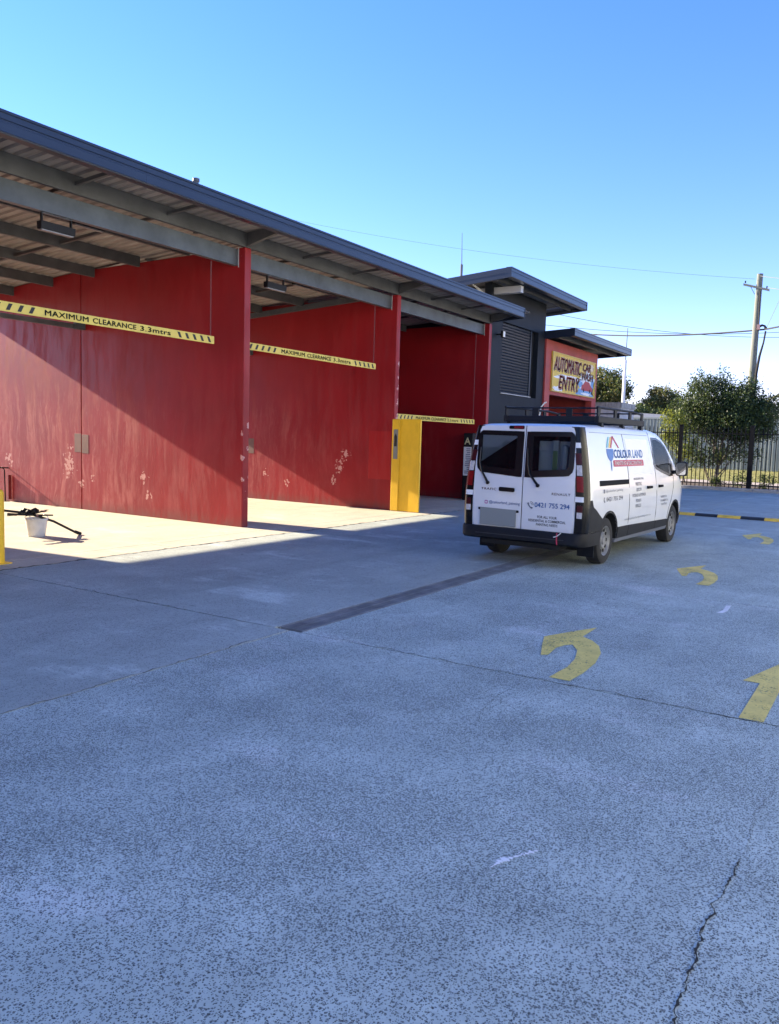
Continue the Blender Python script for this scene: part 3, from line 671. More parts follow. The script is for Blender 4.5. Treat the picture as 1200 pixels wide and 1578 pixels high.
cloud('foam_print', 30.0, 4.0, .85, .42, C_['w'], 10.2985, 1); cloud('foam_print', 28.0, 4.05, 1.3, .09, C_['w'], 10.2984, 2); cloud('foam_print', 27.0, 3.62, .5, .08, C_['w'], 10.2986, 3)
cloud('water_print', 29.75, 3.66, .95, .15, C_['b'], 10.2972, 4); cloud('water_print', 29.2, 3.95, .28, .12, C_['b'], 10.2973, 9)
cloud('water_print', 30.55, 4.0, .14, .3, C_['b'], 10.2975, 5); cloud('foam_print', 29.9, 3.60, .55, .05, C_['w'], 10.2962, 6)
cloud('foam_print', 30.35, 4.62, .35, .14, C_['p'], 10.2971, 7)
car = [(29.35, 3.72), (30.55, 3.72), (30.6, 3.85), (30.4, 3.93), (30.2, 4.06), (29.75, 4.08), (29.55, 3.95), (29.38, 3.9)]
MB().prism([(p[0], p[1]) for p in car], 1, 10.294, 10.2955).build('car_print', C_['r'], es)
for xx in (29.6, 30.3): MB().lathe([(.07, 0), (.07, .002)], (xx, 10.292, 3.73), 1, 12).build('car_print', M['ink'], es)
def slogan(body, x, z, w, h, tilt=0.0):
    for i, (m, bo_, dx, y) in enumerate(((M['ink'], .05, .035, 10.2955), (C_['p'], .045, .0, 10.2935), (C_['r'], .022, .0, 10.291))):
        fl_ = flat((x+dx, y, z-dx*.6), (1, 0, tilt), (0, 0, 1))
        text_on('lettering', body, m, es, fl_, width=w, height=h*(1 if i else 1.06), fat=bo_, shear=.22, spacing=1.0)
slogan('AUTOMATIC', 26.5, 4.24, 2.72, .46, .0); slogan('CAR', 29.42, 4.44, .85, .28); slogan('WASH', 29.3, 4.12, 1.3, .26); slogan('ENTRY', 27.0, 3.64, 2.1, .44)

# ------------------------------------------------------------------ unseen pale shed, added behind the camera to bounce sun into the shade
nb = thing('bounce_shed', (8, -12, 0), 'unseen long pale shed added behind the photographer to bounce sunlight', 'building')
M['render'] = mat('bounce_render', (.64, .67, .61), .85, var=.06, vscale=.8, bump=.1)
MB().box(-18, 34, -17, -9, -.1, 7.0).build('wall', M['render'], nb); MB().box(-18.1, 34.1, -17.1, -8.9, 7.002, 7.2).build('parapet', M['galv'], nb)
for i in range(5):
    x = -14+i*10; d = MB().box(x, x+3.6, -8.998, -8.94, .002, 3.6).build('roller_door', M['endplate'], nb)
    for k in range(11): MB().box(x+.03, x+3.57, -8.938, -8.92, .05+k*.32, .33+k*.32).build('door_slat', M['endplate'], d)

# ------------------------------------------------------------------ concrete block enclosure, flagpole, kerb, verge
ce = thing('concrete_enclosure', (33.6, 11, 0), 'pale grey concrete enclosure with stained capping behind the entry roof', 'enclosure')
M['pale_conc'] = mat('pale_stained_concrete', (.42, .43, .45), .85, var=.25, vscale=1.5, vstretch=(2, 2, .7), bump=.15)
MB().box(32.6, 32.8, 9.75, 13.0, 0, 3.22).build('side_wall', M['pale_conc'], ce); MB().box(32.802, 34.5, 9.75, 9.95, 0, 3.22).build('front_wall', M['pale_conc'], ce); MB().box(34.3, 34.5, 9.952, 13.0, 0, 3.22).build('side_wall', M['pale_conc'], ce)
MB().box(32.56, 34.54, 9.71, 13.04, 3.222, 3.44).build('capping', mat('stained_capping', (.30, .30, .29), .9, var=.45, vscale=3, vstretch=(3, 3, 1)), ce)
fp = thing('flag_pole', (44, 13.05, 0), 'slim white tapering pole rising beside the concrete enclosure', 'pole')
MB().tube([(44, 13.05, 0), (44, 13.05, 6.3)], [.10, .085], 10).build('lower_tube', M['white'], fp); MB().tube([(44, 13.05, 6.3), (44, 13.02, 8.0)], [.03, .02], 8).build('upper_tube', M['galv'], fp)
M['kerb'] = mat('kerb_concrete', (.33, .32, .30), .9, var=.25, vscale=4, bump=.2)
for i in range(12):
    y = -4+i*1.5; struct(MB().box(34.95+.0, 35.25, y+.004, y+1.496, -.02, .13).build('kerb', M['kerb'], None, bevel=.02))
M['soil'] = mat('bark_mulch', (.07, .05, .035), .95, var=.5, vscale=14, bump=.6, bscale=60)
M['path'] = mat('pinkish_path', (.34, .29, .26), .9, var=.15, vscale=2)
M['verge'] = mat('dry_lawn', (.20, .19, .06), .95, var=.4, vscale=2.5, bump=.5)
struct(MB().box(35.252, 38.6, -8, 26, -.10, .10).build('garden_bed', M['soil']))
struct(MB().box(38.602, 43.5, -8, 26, -.10, .06).build('footpath', M['path']))
vg = MB(); nx = 14
for i in range(nx+1):
    x = 43.502+i*(60-43.502)/nx; z = .05 + .42*max(0, min(1, (x-45.5)/4))
    vg.v += [(x, -20, z), (x, 60, z)]
for i in range(nx): vg.face((2*i, 2*i+2, 2*i+3, 2*i+1))
struct(vg.build('verge', M['verge']))
# grass blades on the verge
rng = np.random.default_rng(5)
def leaf_mesh(name, P, Nn, size, mats, aspect=.5, up=None):
    n = len(P); a = rng.normal(size=(n, 3)); a /= np.linalg.norm(a, axis=1)[:, None]
    if up is not None: a = a*.35 + np.array(up); a /= np.linalg.norm(a, axis=1)[:, None]
    b = np.cross(a, Nn); b /= np.linalg.norm(b, axis=1)[:, None] + 1e-9
    s = (size*rng.uniform(.6, 1.3, n))[:, None]
    V = np.stack([P, P + a*s*.5 + b*s*aspect*.5, P + a*s, P + a*s*.5 - b*s*aspect*.5], 1).reshape(-1, 3)
    me = bpy.data.meshes.new(name); me.vertices.add(4*n); me.vertices.foreach_set('co', V.ravel())
    me.loops.add(4*n); me.polygons.add(n)
    me.loops.foreach_set('vertex_index', np.arange(4*n)); me.polygons.foreach_set('loop_start', np.arange(n)*4); me.polygons.foreach_set('loop_total', np.full(n, 4))
    for m in mats: me.materials.append(m)
    if len(mats) > 1: me.polygons.foreach_set('material_index', rng.integers(0, len(mats), n))
    me.update(calc_edges=True); me.validate(); return me
def leaf_mat(name, col, tr=.35, rough=.5):
    m = bpy.data.materials.new(name); m.use_nodes = True; t = NT(m); b = t.n['Principled BSDF']
    p = t.pos(); c = t.mix(t.ramp(t.noise(p, 1.3, 3), .3, .7), tuple(x*.65 for x in col), tuple(x*1.3 for x in col)); t.l.new(c, b.inputs['Base Color'])
    b.inputs['Roughness'].default_value = rough; b.inputs['Specular IOR Level'].default_value = .35
    tb = t.n.new('ShaderNodeBsdfTranslucent'); t.l.new(t.mix(.5, c, (col[0]*1.8, col[1]*1.6, col[2]*.8)), tb.inputs['Color'])
    mx = t.n.new('ShaderNodeMixShader'); mx.inputs[0].default_value = tr
    t.l.new(b.outputs[0], mx.inputs[1]); t.l.new(tb.outputs[0], mx.inputs[2]); t.l.new(mx.outputs[0], t.n['Material Output'].inputs['Surface'])
    return m
M['lf_dark'] = leaf_mat('dark_leaf', (.036, .058, .020), .3); M['lf_mid'] = leaf_mat('mid_leaf', (.075, .11, .032), .35); M['lf_light'] = leaf_mat('light_leaf', (.20, .23, .04), .4); M['lf_olive'] = leaf_mat('olive_leaf', (.15, .145, .05), .35); M['lf_grass'] = leaf_mat('grass_blade', (.16, .17, .05), .4)
M['bark'] = mat('grey_bark', (.11, .09, .07), .9, var=.35, vscale=6, vstretch=(4, 4, 1), bump=.4)
n = 9000; gx = rng.uniform(43.6, 50, n); gy = rng.uniform(0, 16, n); gz = .05 + .42*np.clip((gx-45.5)/4, 0, 1)
go = link('grass', leaf_mesh('grass', np.stack([gx, gy, gz], 1), rng.normal(size=(n, 3)), .08, [M['lf_grass'], M['lf_light']], .15, (0, 0, 1))); go['kind'] = 'stuff'; go['label'] = 'patchy yellow-green grass in front of the green sheet fence'

# black picket fence
pf = thing('picket_fence', (35.1, 4, .13), 'black steel picket fence along the far kerb', 'fence')
pk = MB().box(-.015, .015, -.015, .015, -.02, 2.32).prism([(-.018, 2.32), (.018, 2.32), (.012, 2.40), (0, 2.47), (-.012, 2.40)], 0, -.012, .012).mesh('picket', M['black_metal'])
y = -4.0
while y < 9.6:
    put('picket', pk, pf, (0, y-4, -.0)); y += .165
for z in (.12, 2.16): MB().box(35.075, 35.125, -4.2, 9.7, z+.13, z+.17).build('rail', M['black_metal'], pf)
for y in (-3.1, -.35, 2.4, 5.15, 7.9): 
    q = MB().box(35.03, 35.17, y-.07, y+.07, -.0, 2.62).build('post', M['black_metal'], pf); MB().prism([(35.02, y-.08), (35.18, y-.08), (35.18, y+.08), (35.02, y+.08)], 2, 2.622, 2.66).build('cap', M['black_metal'], q)

# green sheet-metal fence
gf = thing('sheet_fence', (50, 10, .45), 'pale green ribbed sheet-metal fence behind the grass verge', 'fence')
M['gfence'] = mat('pale_green_sheet', (.27, .30, .265), .5, var=.12, vscale=1.2); M['gfence2'] = mat('fence_rail_green', (.30, .33, .30), .5)
pm = MB(); pr = []
for k in range(12): y = k*.2; pr += [(y, 0), (y+.12, 0), (y+.14, -.05), (y+.18, -.05)]
pr.append((2.4, 0))
for (dy, dx) in pr: pm.v += [(dx, dy, 0), (dx, dy, 2.92)]
for i in range(len(pr)-1): pm.face((2*i, 2*i+1, 2*i+3, 2*i+2))
pme = pm.mesh('fence_panel', M['gfence'])
for i in range(13): 
    put('fence_panel', pme, gf, (0, -12+i*2.42, 0)); MB().box(49.93, 50.03, -2.02+i*2.42, -1.98+i*2.42+.018, .40, 3.46).build('post', M['gfence2'], gf)
MB().box(49.94, 50.05, -2, 29.4, 3.35, 3.45).build('top_rail', M['gfence2'], gf); MB().box(49.94, 50.05, -2, 29.4, .36, .45).build('bottom_rail', M['gfence2'], gf)
sh = thing('garden_shed', (60, 18, .4), 'pale shed roof peeping over the green fence', 'shed')
MB().box(58, 64, 14.6, 21, .4, 3.7).build('wall', M['pale_conc'], sh); MB().prism([(14.3, 3.702), (21.3, 3.702), (21.3, 3.9), (17.8, 4.1), (14.3, 3.9)], 0, 57.7, 64.3).build('roof', M['endplate'], sh)

# ------------------------------------------------------------------ trees
def crown_points(blobs, n, clump, per=28, shell=.55):
    vol = np.array([b[3]*b[4]*b[5] for b in blobs]); nc = max(1, n//per)
    idx = rng.choice(len(blobs), nc, p=vol/vol.sum()); B = np.array(blobs)[idx]
    d = rng.normal(size=(nc, 3)); d /= np.linalg.norm(d, axis=1)[:, None]; r = rng.uniform(shell**3, 1, nc)**(1/3)*rng.uniform(.80, 1.06, nc)
    c = B[:, :3] + d*r[:, None]*B[:, 3:6]
    P = np.repeat(c, per, 0) + rng.normal(size=(nc*per, 3))*clump
    Nn = np.repeat(d, per, 0) + rng.normal(size=(nc*per, 3))*.8 + np.array([0, 0, .5])
    return P, Nn/np.linalg.norm(Nn, axis=1)[:, None]
def limb(mb, a, b, r0, r1, seed, seg=5, wob=.1):
    r_ = random.Random(seed); a, b = Vector(a), Vector(b); L = (b-a).length; pts = []; rs = []
    for i in range(seg+1):
        t = i/seg; p = a.lerp(b, t)
        if 0 < i < seg: p += Vector((r_.uniform(-1, 1), r_.uniform(-1, 1), r_.uniform(-1, 1)))*wob*L*.35
        pts.append(p); rs.append(r0+(r1-r0)*t)
    mb.tube(pts, rs, 7); return pts
def tree(name, base, blobs, n, size, mats, label, trunk_r, clump=.16, group=None, cat='tree', limbs=6, per=28, shell=.55, fork=.35, aspect=.5):
    t = thing(name, base, label, cat, group); b0 = Vector(base)
    cz = sum(b[2] for b in blobs)/len(blobs); cx = sum(b[0] for b in blobs)/len(blobs); cy = sum(b[1] for b in blobs)/len(blobs)
    top = Vector((cx, cy, cz)); f = b0.lerp(top, fork); tk = MB(); limb(tk, b0, f, trunk_r, trunk_r*.75, 1, 4, .06)
    r_ = random.Random(len(label))
    for k in range(limbs):
        b = blobs[k % len(blobs)]; e = Vector((b[0]+r_.uniform(-.4, .4)*b[3], b[1]+r_.uniform(-.5, .5)*b[4], b[2]+r_.uniform(-.3, .4)*b[5]))
        pts = limb(tk, f - (f-b0)*.15*r_.random(), e, trunk_r*.55, trunk_r*.16, 7*k+3, 5, .16)
        for j in range(2):
            s = pts[2+j]; limb(tk, s, s + Vector((r_.uniform(-.5, .5)*b[3], r_.uniform(-.6, .6)*b[4], r_.uniform(0, .6)*b[5])), trunk_r*.2, trunk_r*.06, 31*k+j, 3, .15)
    tk.build('trunk', M['bark'], t, True)
    P, Nn = crown_points(blobs, n, clump, per, shell)
    link('crown', leaf_mesh('crown', P, Nn, size, mats, aspect), t); return t
# broad dark tree right behind the picket fence
tree('broadleaf_tree', (39.2, 7.2, .08), [(39.6,7.75,3.85,1.1,1.35,1.2),(39.8,6.4,3.7,1.1,1.05,1.05),(40.0,5.6,3.2,.9,.75,.9),(39.4,8.3,3.1,.9,.9,.9),(39.5,7.1,2.9,1.1,1.5,.8),(39.6,6.2,2.6,.9,1.1,.7),(39.6,8.15,4.75,.35,.45,.5),(39.7,7.3,5.0,.3,.4,.35),(39.8,6.1,4.55,.4,.35,.45),(40,4.95,3.75,.4,.4,.45),(39.4,9.1,3.7,.35,.4,.5),(39.8,5.2,2.5,.5,.45,.5)], 42000, .11, [M['lf_dark'], M['lf_dark'], M['lf_mid']], 'dark bushy broadleaf tree right behind the black picket fence', .10, .13, limbs=9, fork=.25)
tree('broadleaf_tree', (38.2, 8.3, .08), [(38.2,8.9,2.55,.55,.6,.75),(38.2,8.5,1.8,.5,.6,.6),(38.1,9.2,3.0,.3,.3,.4)], 3600, .11, [M['lf_light'], M['lf_light'], M['lf_mid']], 'small bright yellow-green shrubby tree left of the dark tree', .04, .12, limbs=5)
P, Nn = crown_points([(39.0,7.3,1.5,.9,1.5,.7),(39.0,8.2,1.3,.6,.7,.6),(39.1,6.0,1.5,.6,.8,.5)], 2400, .12, 14, .2)
us = thing('leafy_shrub', (39, 7.4, .08), 'sparse dark leafy shrub low under the dark tree', 'shrub'); link('foliage', leaf_mesh('foliage', P, Nn, .12, [M['lf_dark'], M['lf_mid']]), us)
mb = MB(); 
for k in range(6): limb(mb, (39, 7.3, .05), (39+rnd.uniform(-.5, .5), 7.3+rnd.uniform(-1.2, 1.2), rnd.uniform(1.2, 1.9)), .03, .008, k, 4, .15)
mb.build('stems', M['bark'], us, True)
for i, (yy, s, lab) in enumerate([(5.6, .42, 'low dark garden plant at the foot of the fence beside its post'), (4.7, .36, 'low dark garden plant beyond the fence near the right edge'), (6.6, .22, 'small tuft of dark leaves at the fence foot under the tree')]):
    pl = thing('garden_plant', (36.2, yy, .1), lab, 'plant', 'garden plants along the fence'); P, Nn = crown_points([(36.2, yy, .1+s*.8, s*.8, s*1.1, s*.9)], 420, .06, 12, .1); link('foliage', leaf_mesh('foliage', P, Nn, .12, [M['lf_dark'], M['lf_mid']], .3), pl)
# far trees
def far_tree(name, x, pts, n, size, mats, label, tr=.35, **k):
    return tree(name, (x, sum(p[1] for p in pts)/len(pts), .3), pts, n, size, mats, label, tr, **k)
far_tree('spreading_tree', 82, [(80,25.6,8.2,2,2.0,1.1),(81,27.2,7.0,2,2.2,1.2),(80,24.6,6.6,2,1.6,.9),(79,23.6,7.3,1.6,1.2,.6),(80,26,5.6,2,1.8,.8),(80,29.5,8.0,2,2.0,1.2)], 16000, .26, [M['lf_olive'], M['lf_mid'], M['lf_dark']], 'tall spreading tree with layered crown beside the entry roof', .3, clump=.24, fork=.3, limbs=9, shell=.4)
far_tree('round_tree', 80, [(80,20.0,5.6,1.7,1.9,1.9),(80,18.9,4.9,1.5,1.4,1.7),(80,21.4,4.7,1.5,1.2,1.5)], 15000, .23, [M['lf_olive'], M['lf_mid'], M['lf_olive']], 'round olive-green tree left of the dark broadleaf tree', .22, clump=.22, shell=.4)
far_tree('dark_hedge_tree', 76, [(76,21.6,4.3,1.5,1.6,1.3),(76,23.4,4.1,1.5,1.4,1.2),(76,19.6,3.8,1.4,1.5,1.1)], 10000, .22, [M['lf_dark'], M['lf_mid']], 'low dark bushy tree beneath the round olive tree', .15, clump=.28, shell=.3)
far_tree('shade_tree', 88, [(88,17.5,4.6,1.6,2.2,1.6),(88,14.2,4.6,1.6,2.2,1.8),(88,11.2,4.8,1.6,2.0,1.8),(88,8.4,4.2,1.6,2.0,1.5)], 11000, .28, [M['lf_mid'], M['lf_dark']], 'far green tree filling the gap behind the dark tree', .2, clump=.36, shell=.3)
# palm at the right edge
pa = thing('palm_tree', (62, 7.0, .4), 'palm tree with drooping fronds at the right edge', 'tree'); tk = MB(); tk.tube([(62, 7.0, .4), (62, 7.02, 3), (62, 7.0, 5.3)], [.22, .17, .15], 10); tk.build('trunk', M['bark'], pa, True)
for k in range(18):
    th = k*2.4; el = rnd.uniform(.1, 1.1); mb = MB(); L = rnd.uniform(1.7, 2.3); prev = None; sp = []
    for i in range(9):
        s = i/8; sp.append(Vector((62 + math.cos(th)*math.cos(el)*L*s, 7.0 + math.sin(th)*math.cos(el)*L*s, 5.3 + math.sin(el)*L*s - 1.5*s*s)))
    mb.tube(sp, [.02]*8+[.008], 5); side = Vector((-math.sin(th), math.cos(th), 0))
    for i in range(1, 9):
        for j in range(3):
            q = sp[i-1].lerp(sp[i], j/3)
            for sg in (-1, 1):
                e = q + side*sg*.38*(1.15-i/9) + Vector((math.cos(th), math.sin(th), 0))*.16 + Vector((0, 0, -.14)); nn = len(mb.v); w = Vector((math.cos(th), math.sin(th), 0))*.022
                mb.v += [tuple(q-w), tuple(q+w), tuple(e)]; mb.face((nn, nn+1, nn+2))
    mb.build('frond', M['lf_olive'] if k % 3 else M['lf_light'], pa)

# ------------------------------------------------------------------ utility pole and wires
up = thing('utility_pole', (52.8, 8.06, .4), 'weathered timber power pole with crossarm behind the fence', 'utility pole')
M['timber'] = mat('weathered_timber', (.165, .178, .150), .9, var=.3, vscale=3, vstretch=(6, 6, .4), bump=.4)
tilt = lambda z: 8.06 - .035*(z-.4)/3.4
MB().tube([(52.8, tilt(z), z) for z in (.3, 4, 8, 12.05)], [.24, .22, .19, .165], 14).build('shaft', M['timber'], up, True)
ca = MB().hexa([(52.60, 8.80, 11.42), (52.70, 8.80, 11.42), (52.70, 7.35, 10.98), (52.60, 7.35, 10.98), (52.60, 8.80, 11.54), (52.70, 8.80, 11.54), (52.70, 7.35, 11.10), (52.60, 7.35, 11.10)]).build('crossarm', M['timber'], up)
MB().tube([(52.64, 8.42, 11.36), (52.62, 8.14, 10.85)], .018, 6).build('brace', M['galv'], up)
for (y, z) in ((8.7, 11.5), (7.5, 11.1)): MB().lathe([(.02, z+.05), (.05, z+.09), (.03, z+.12), (.05, z+.15), (.02, z+.19)], (52.65, y, 0), 2, 10).build('insulator', M['black'], ca, True)
MB().tube([(52.55, tilt(11)-.10, 11.0), (52.52, tilt(9)-.18, 9.2), (52.5, tilt(8.6)-.22, 8.75)], .035, 6).build('down_cable', M['black'], up, True)
MB().tube([(52.5, 7.38, 8.65), (52.5, 7.45, 8.0), (52.5, 7.62, 7.2), (52.55, 7.74, 6.2), (52.55, 7.80, 3.0), (52.55, 7.84, .45)], [.05, .05, .07, .085, .085, .085], 8).build('conduit', M['black'], up, True)
MB().tube([(52.5, 7.75, 8.9), (52.5, 7.6, 9.0), (52.5, 7.45, 8.95), (52.5, 7.36, 8.75)], [.05, .07, .06, .09], 8).build('cable_clamp', M['black'], up, True)
MB().box(52.42, 52.60, 7.70, 7.86, 8.75, 9.05).build('fuse_box', mat('pinkish_fuse_box', (.4, .25, .22), .6), up)
MB().box(52.53, 52.55, 7.9, 8.2, 2.4, 2.75).build('notice', mat('red_notice', (.55, .12, .08), .6), up)
M['wire'] = mat('black_cable', (.02, .02, .022), .6); M['wire2'] = mat('bare_wire', (.16, .17, .19), .5)
def wire(name, a, b, sag, r, label, m, n=24):
    a, b = Vector(a), Vector(b); mb = MB(); o = (a+b)/2
    mb.tube([a.lerp(b, i/n) - Vector((0, 0, 4*sag*(i/n)*(1-i/n))) for i in range(n+1)], r, 5)
    tag(mb.build(name, m), label, 'cable', 'overhead wires')
wire('power_cable', (52.5, 7.45, 8.75), (62, 24.0, 10.55), .35, .05, 'thick black service cable from the pole to behind the entry roof', M['wire'])
wire('power_cable', (52.5, 7.45, 8.75), (50.5, 4.0, 9.15), .05, .05, 'thick black service cable leaving the pole towards the right edge', M['wire'])
wire('power_cable', (52.65, 8.2, 11.75), (44, 36.5, 16.4), .5, .007, 'thin high wire from the pole top to far left over the roofs', M['wire2'])
wire('power_cable', (52.65, 7.9, 11.9), (50.4, 4.0, 11.0), .1, .016, 'thin wire from the pole top to the right edge', M['wire2'])
wire('power_cable', (52.65, 7.5, 11.2), (50.4, 4.0, 10.4), .1, .016, 'thin wire from the crossarm to the right edge', M['wire2'])
wire('power_cable', (71, 6.5, 10.5), (58, 27.0, 12.5), .9, .02, 'upper of the two thin far wires crossing low behind the pole', M['wire2'])
wire('power_cable', (71, 6.5, 11.0), (58, 24.0, 10.6), .5, .02, 'lower of the two thin far wires crossing low behind the pole', M['wire2'])
wire('power_cable', (52.5, 7.36, 8.8), (51.8, 6.4, 11.0), .0, .012, 'thin dropper wire rising from the cable clamp', M['wire2'], 4)

# ------------------------------------------------------------------ the van
def build_van():
    X0, YC, A = 10.66, 4.53, -0.03
    van = thing('delivery_van', (X0, YC, 0), 'white panel van with roof rack and painter lettering parked beside the drain', 'van', rotz=A)
    van.scale = (1.01, .975, 1.025)
    V = {}
    V['paint'] = mat('white_van_paint', (.68, .69, .70), .28, spec=.5, var=.05, vscale=1.5, coat=.6)
    V['clad'] = mat('grey_bumper_plastic', (.011, .012, .015), .6, spec=.2, var=.25, vscale=6)
    V['blk'] = mat('gloss_black_trim', (.008, .008, .009), .18, spec=.25); V['matt'] = mat('matt_black_trim', (.010, .010, .011), .8, spec=.15); V['dark'] = mat('wheel_well_black', (.006, .006, .006), .9)
    V['seam'] = mat('panel_gap', (.03, .03, .034), .8); V['red'] = mat('tail_lens_red', (.20, .003, .005), .3, spec=.3, var=.3, vscale=22); V['clear'] = mat('tail_lens_clear', (.50, .48, .48), .3, var=.3, vscale=25); V['smoke'] = mat('tail_lens_smoked', (.05, .003, .006), .3, spec=.3)
    V['band'] = mat('white_tape', (.80, .80, .80), .5); V['tyre'] = mat('tyre_rubber', (.017, .017, .018), .85, var=.3, vscale=9); V['rim'] = mat('steel_wheel_silver', (.19, .195, .20), .5, .3, var=.3, vscale=8)
    V['rack'] = mat('rack_black', (.009, .010, .013), .6, spec=.25); V['blue'] = mat('vinyl_blue', (.03, .14, .42), .45); V['navy'] = mat('vinyl_navy', (.05, .09, .22), .5); V['crim'] = mat('vinyl_crimson', (.42, .03, .07), .45)
    V['gry'] = mat('vinyl_grey', (.13, .14, .17), .5); V['teal'] = mat('vinyl_teal', (.10, .42, .50), .5); V['gold'] = mat('vinyl_yellow', (.70, .50, .12), .5); V['chrome'] = mat('chrome_badge', (.25, .26, .28), .2, .9)
    V['plate'] = mat('blank_grey_plate', (.22, .24, .235), .5); V['seat'] = mat('seat_cloth', (.03, .032, .04), .9); V['stuff'] = mat('cargo_white', (.65, .68, .68), .5); V['green'] = mat('label_green', (.25, .40, .16), .6)
    V['inst'] = mat('vinyl_magenta', (.35, .06, .25), .5)
    gl = bpy.data.materials.new('tinted_glass'); gl.use_nodes = True; t = NT(gl); b = t.n['Principled BSDF']
    b.inputs['Base Color'].default_value = (.01, .012, .014, 1); b.inputs['Roughness'].default_value = .03
    tr = t.n.new('ShaderNodeBsdfTransparent'); tr.inputs['Color'].default_value = (.80, .84, .86, 1); mx = t.n.new('ShaderNodeMixShader'); mx.inputs[0].default_value = .74
    t.l.new(b.outputs[0], mx.inputs[1]); t.l.new(tr.outputs[0], mx.inputs[2]); t.l.new(mx.outputs[0], t.n['Material Output'].inputs['Surface']); V['glass'] = gl
    mir = mat('mirror_glass', (.55, .58, .60), .04, 1.0)

    zs = [.25, .34, .45, .62, .85, 1.02, 1.20, 1.40, 1.60, 1.78, 1.86, 2.0]; ws = [.915, .945, .962, .975, .978, .972, .955, .928, .892, .855, .838, .80]
    def hwz(z): return float(np.interp(z, zs, ws))
    def plan(u): return float(np.interp(u, [0, .03, .08, .16, 4.2, 4.7, 5.0, 5.2, 5.32, 5.40, 5.43], [.945, .968, .985, 1, 1, .985, .955, .905, .84, .74, .60]))
    def ztop(u): return float(np.interp(u, [0, .06, .2, 1.0, 2.4, 3.3, 3.6, 3.8, 4.0, 4.3, 4.6, 4.85, 5.0, 5.2, 5.32, 5.40, 5.43], [1.93, 1.955, 1.968, 1.985, 1.985, 1.975, 1.94, 1.88, 1.79, 1.60, 1.38, 1.22, 1.15, 1.04, .93, .80, .68]))
    def lean(z): return .02 + .055*max(0.0, (z-1.05)/.9)**1.4 if z > 1.05 else .02
    def hw(u, z): return hwz(z)*plan(u)
    # ---- body shell: lofted rings
    us = [0, .03, .08, .16, .3, .5, .7, .85, 1.0, 1.15, 1.3, 1.5, 1.85, 2.3, 2.8, 3.2, 3.45, 3.6, 3.7, 3.8, 3.9, 4.0, 4.15, 4.3, 4.45, 4.6, 4.75, 4.85, 4.92, 5.0, 5.1, 5.2, 5.27, 5.32, 5.37, 5.40, 5.43]
    fr = [0, .05, .12, .22, .33, .44, .55, .66, .76, .85, .93, 1.0]; mb = MB(); rings = []
    for u in us:
        zt = ztop(u); zb = .33; half = []
        for f in fr:
            z = zb + (zt-.105-zb)*f; half.append((hw(u, z), z))
        e = half[-1][0]
        for (k, dz) in ((.985, .065), (.955, .036), (.90, .017), (.80, .006), (.62, .001), (.32, 0)): half.append((e*k, zt-dz))
        ring = [(-w, z) for w, z in half] + [(0, zt+.004)] + [(w, z) for w, z in reversed(half)]
        base = len(mb.v)
        for (w, z) in ring: mb.v.append((u + lean(z)*max(0, 1-u/.8), w, z))
        rings.append(base); nr = len(ring)
    for i in range(len(us)-1):
        for k in range(nr-1): mb.face((rings[i]+k, rings[i+1]+k, rings[i+1]+k+1, rings[i]+k+1))
        mb.face((rings[i]+nr-1, rings[i+1]+nr-1, rings[i+1], rings[i]))
    for base, fl_ in ((rings[0], False), (rings[-1], True)):
        for k in range(nr//2-0):
            q = (base+k, base+k+1, base+nr-2-k, base+nr-1-k)
            if len(set(q)) == 4: mb.face(q[::-1] if fl_ else q)
            elif len(set(q)) == 3: mb.face((tuple(dict.fromkeys(q)))[::-1] if fl_ else tuple(dict.fromkeys(q)))
    body = mb.build('body', [V['paint'], V['dark']], van, True, local=True)
    bm = bmesh.new(); bm.from_mesh(body.data); bmesh.ops.recalc_face_normals(bm, faces=bm.faces[:]); bm.to_mesh(body.data); bm.free()
    # ---- cutters: wheel arches, rear window pockets, cab side windows
    cut = []
    def cutter(mb):
        o = mb.build('cutter', [V['dark']], van, local=True); cut.append(o)
        b3 = bmesh.new(); b3.from_mesh(o.data); bmesh.ops.recalc_face_normals(b3, faces=b3.faces[:]); b3.to_mesh(o.data); b3.free()
    WU = (.965, 4.50); WR = .335
    for u in WU:
        for s in (-1, 1):
            arch = [(u+.405*math.cos(a), .335+.405*math.sin(a)) for a in [math.pi*i/18 for i in range(19)]] + [(u-.405, .1), (u+.405, .1)]
            cutter(MB().prism([(p[0], p[1]) for p in arch], 1, *sorted((s*.62, s*1.2))))
    winR = [(-.085, 1.825), (-.70, 1.83), (-.725, 1.79), (-.725, 1.36), (-.69, 1.31), (-.10, 1.27)]
    for pts in (winR, [(-a, b_) for a, b_ in winR]):
        cutter(MB().prism(pts, 0, -.1, .95))
    dwin = [(3.22, 1.80), (3.46, 1.80), (3.70, 1.755), (3.92, 1.67), (4.24, 1.40), (4.25, 1.24), (4.05, 1.235), (3.60, 1.305), (3.32, 1.36), (3.22, 1.42)]
    cutter(MB().prism(dwin, 1, -1.2, 1.2))
    bpy.context.view_layer.update()
    for c in cut:
        md = body.modifiers.new('cut', 'BOOLEAN'); md.operation = 'DIFFERENCE'; md.object = c; md.solver = 'EXACT'
    dg = bpy.context.evaluated_depsgraph_get(); dg.update(); me = bpy.data.meshes.new_from_object(body.evaluated_get(dg))
    body.modifiers.clear(); body.data = me
    for c in cut: bpy.data.objects.remove(c, do_unlink=True)
    # ---- surface mappings
    def side(s, off): return lambda u, z: Vector((u + lean(z)*max(0, 1-u/.8), s*(hw(u, z)+off), z))
    def rear(off): return lambda y, z: Vector((lean(z)-off, -y if False else y, z))
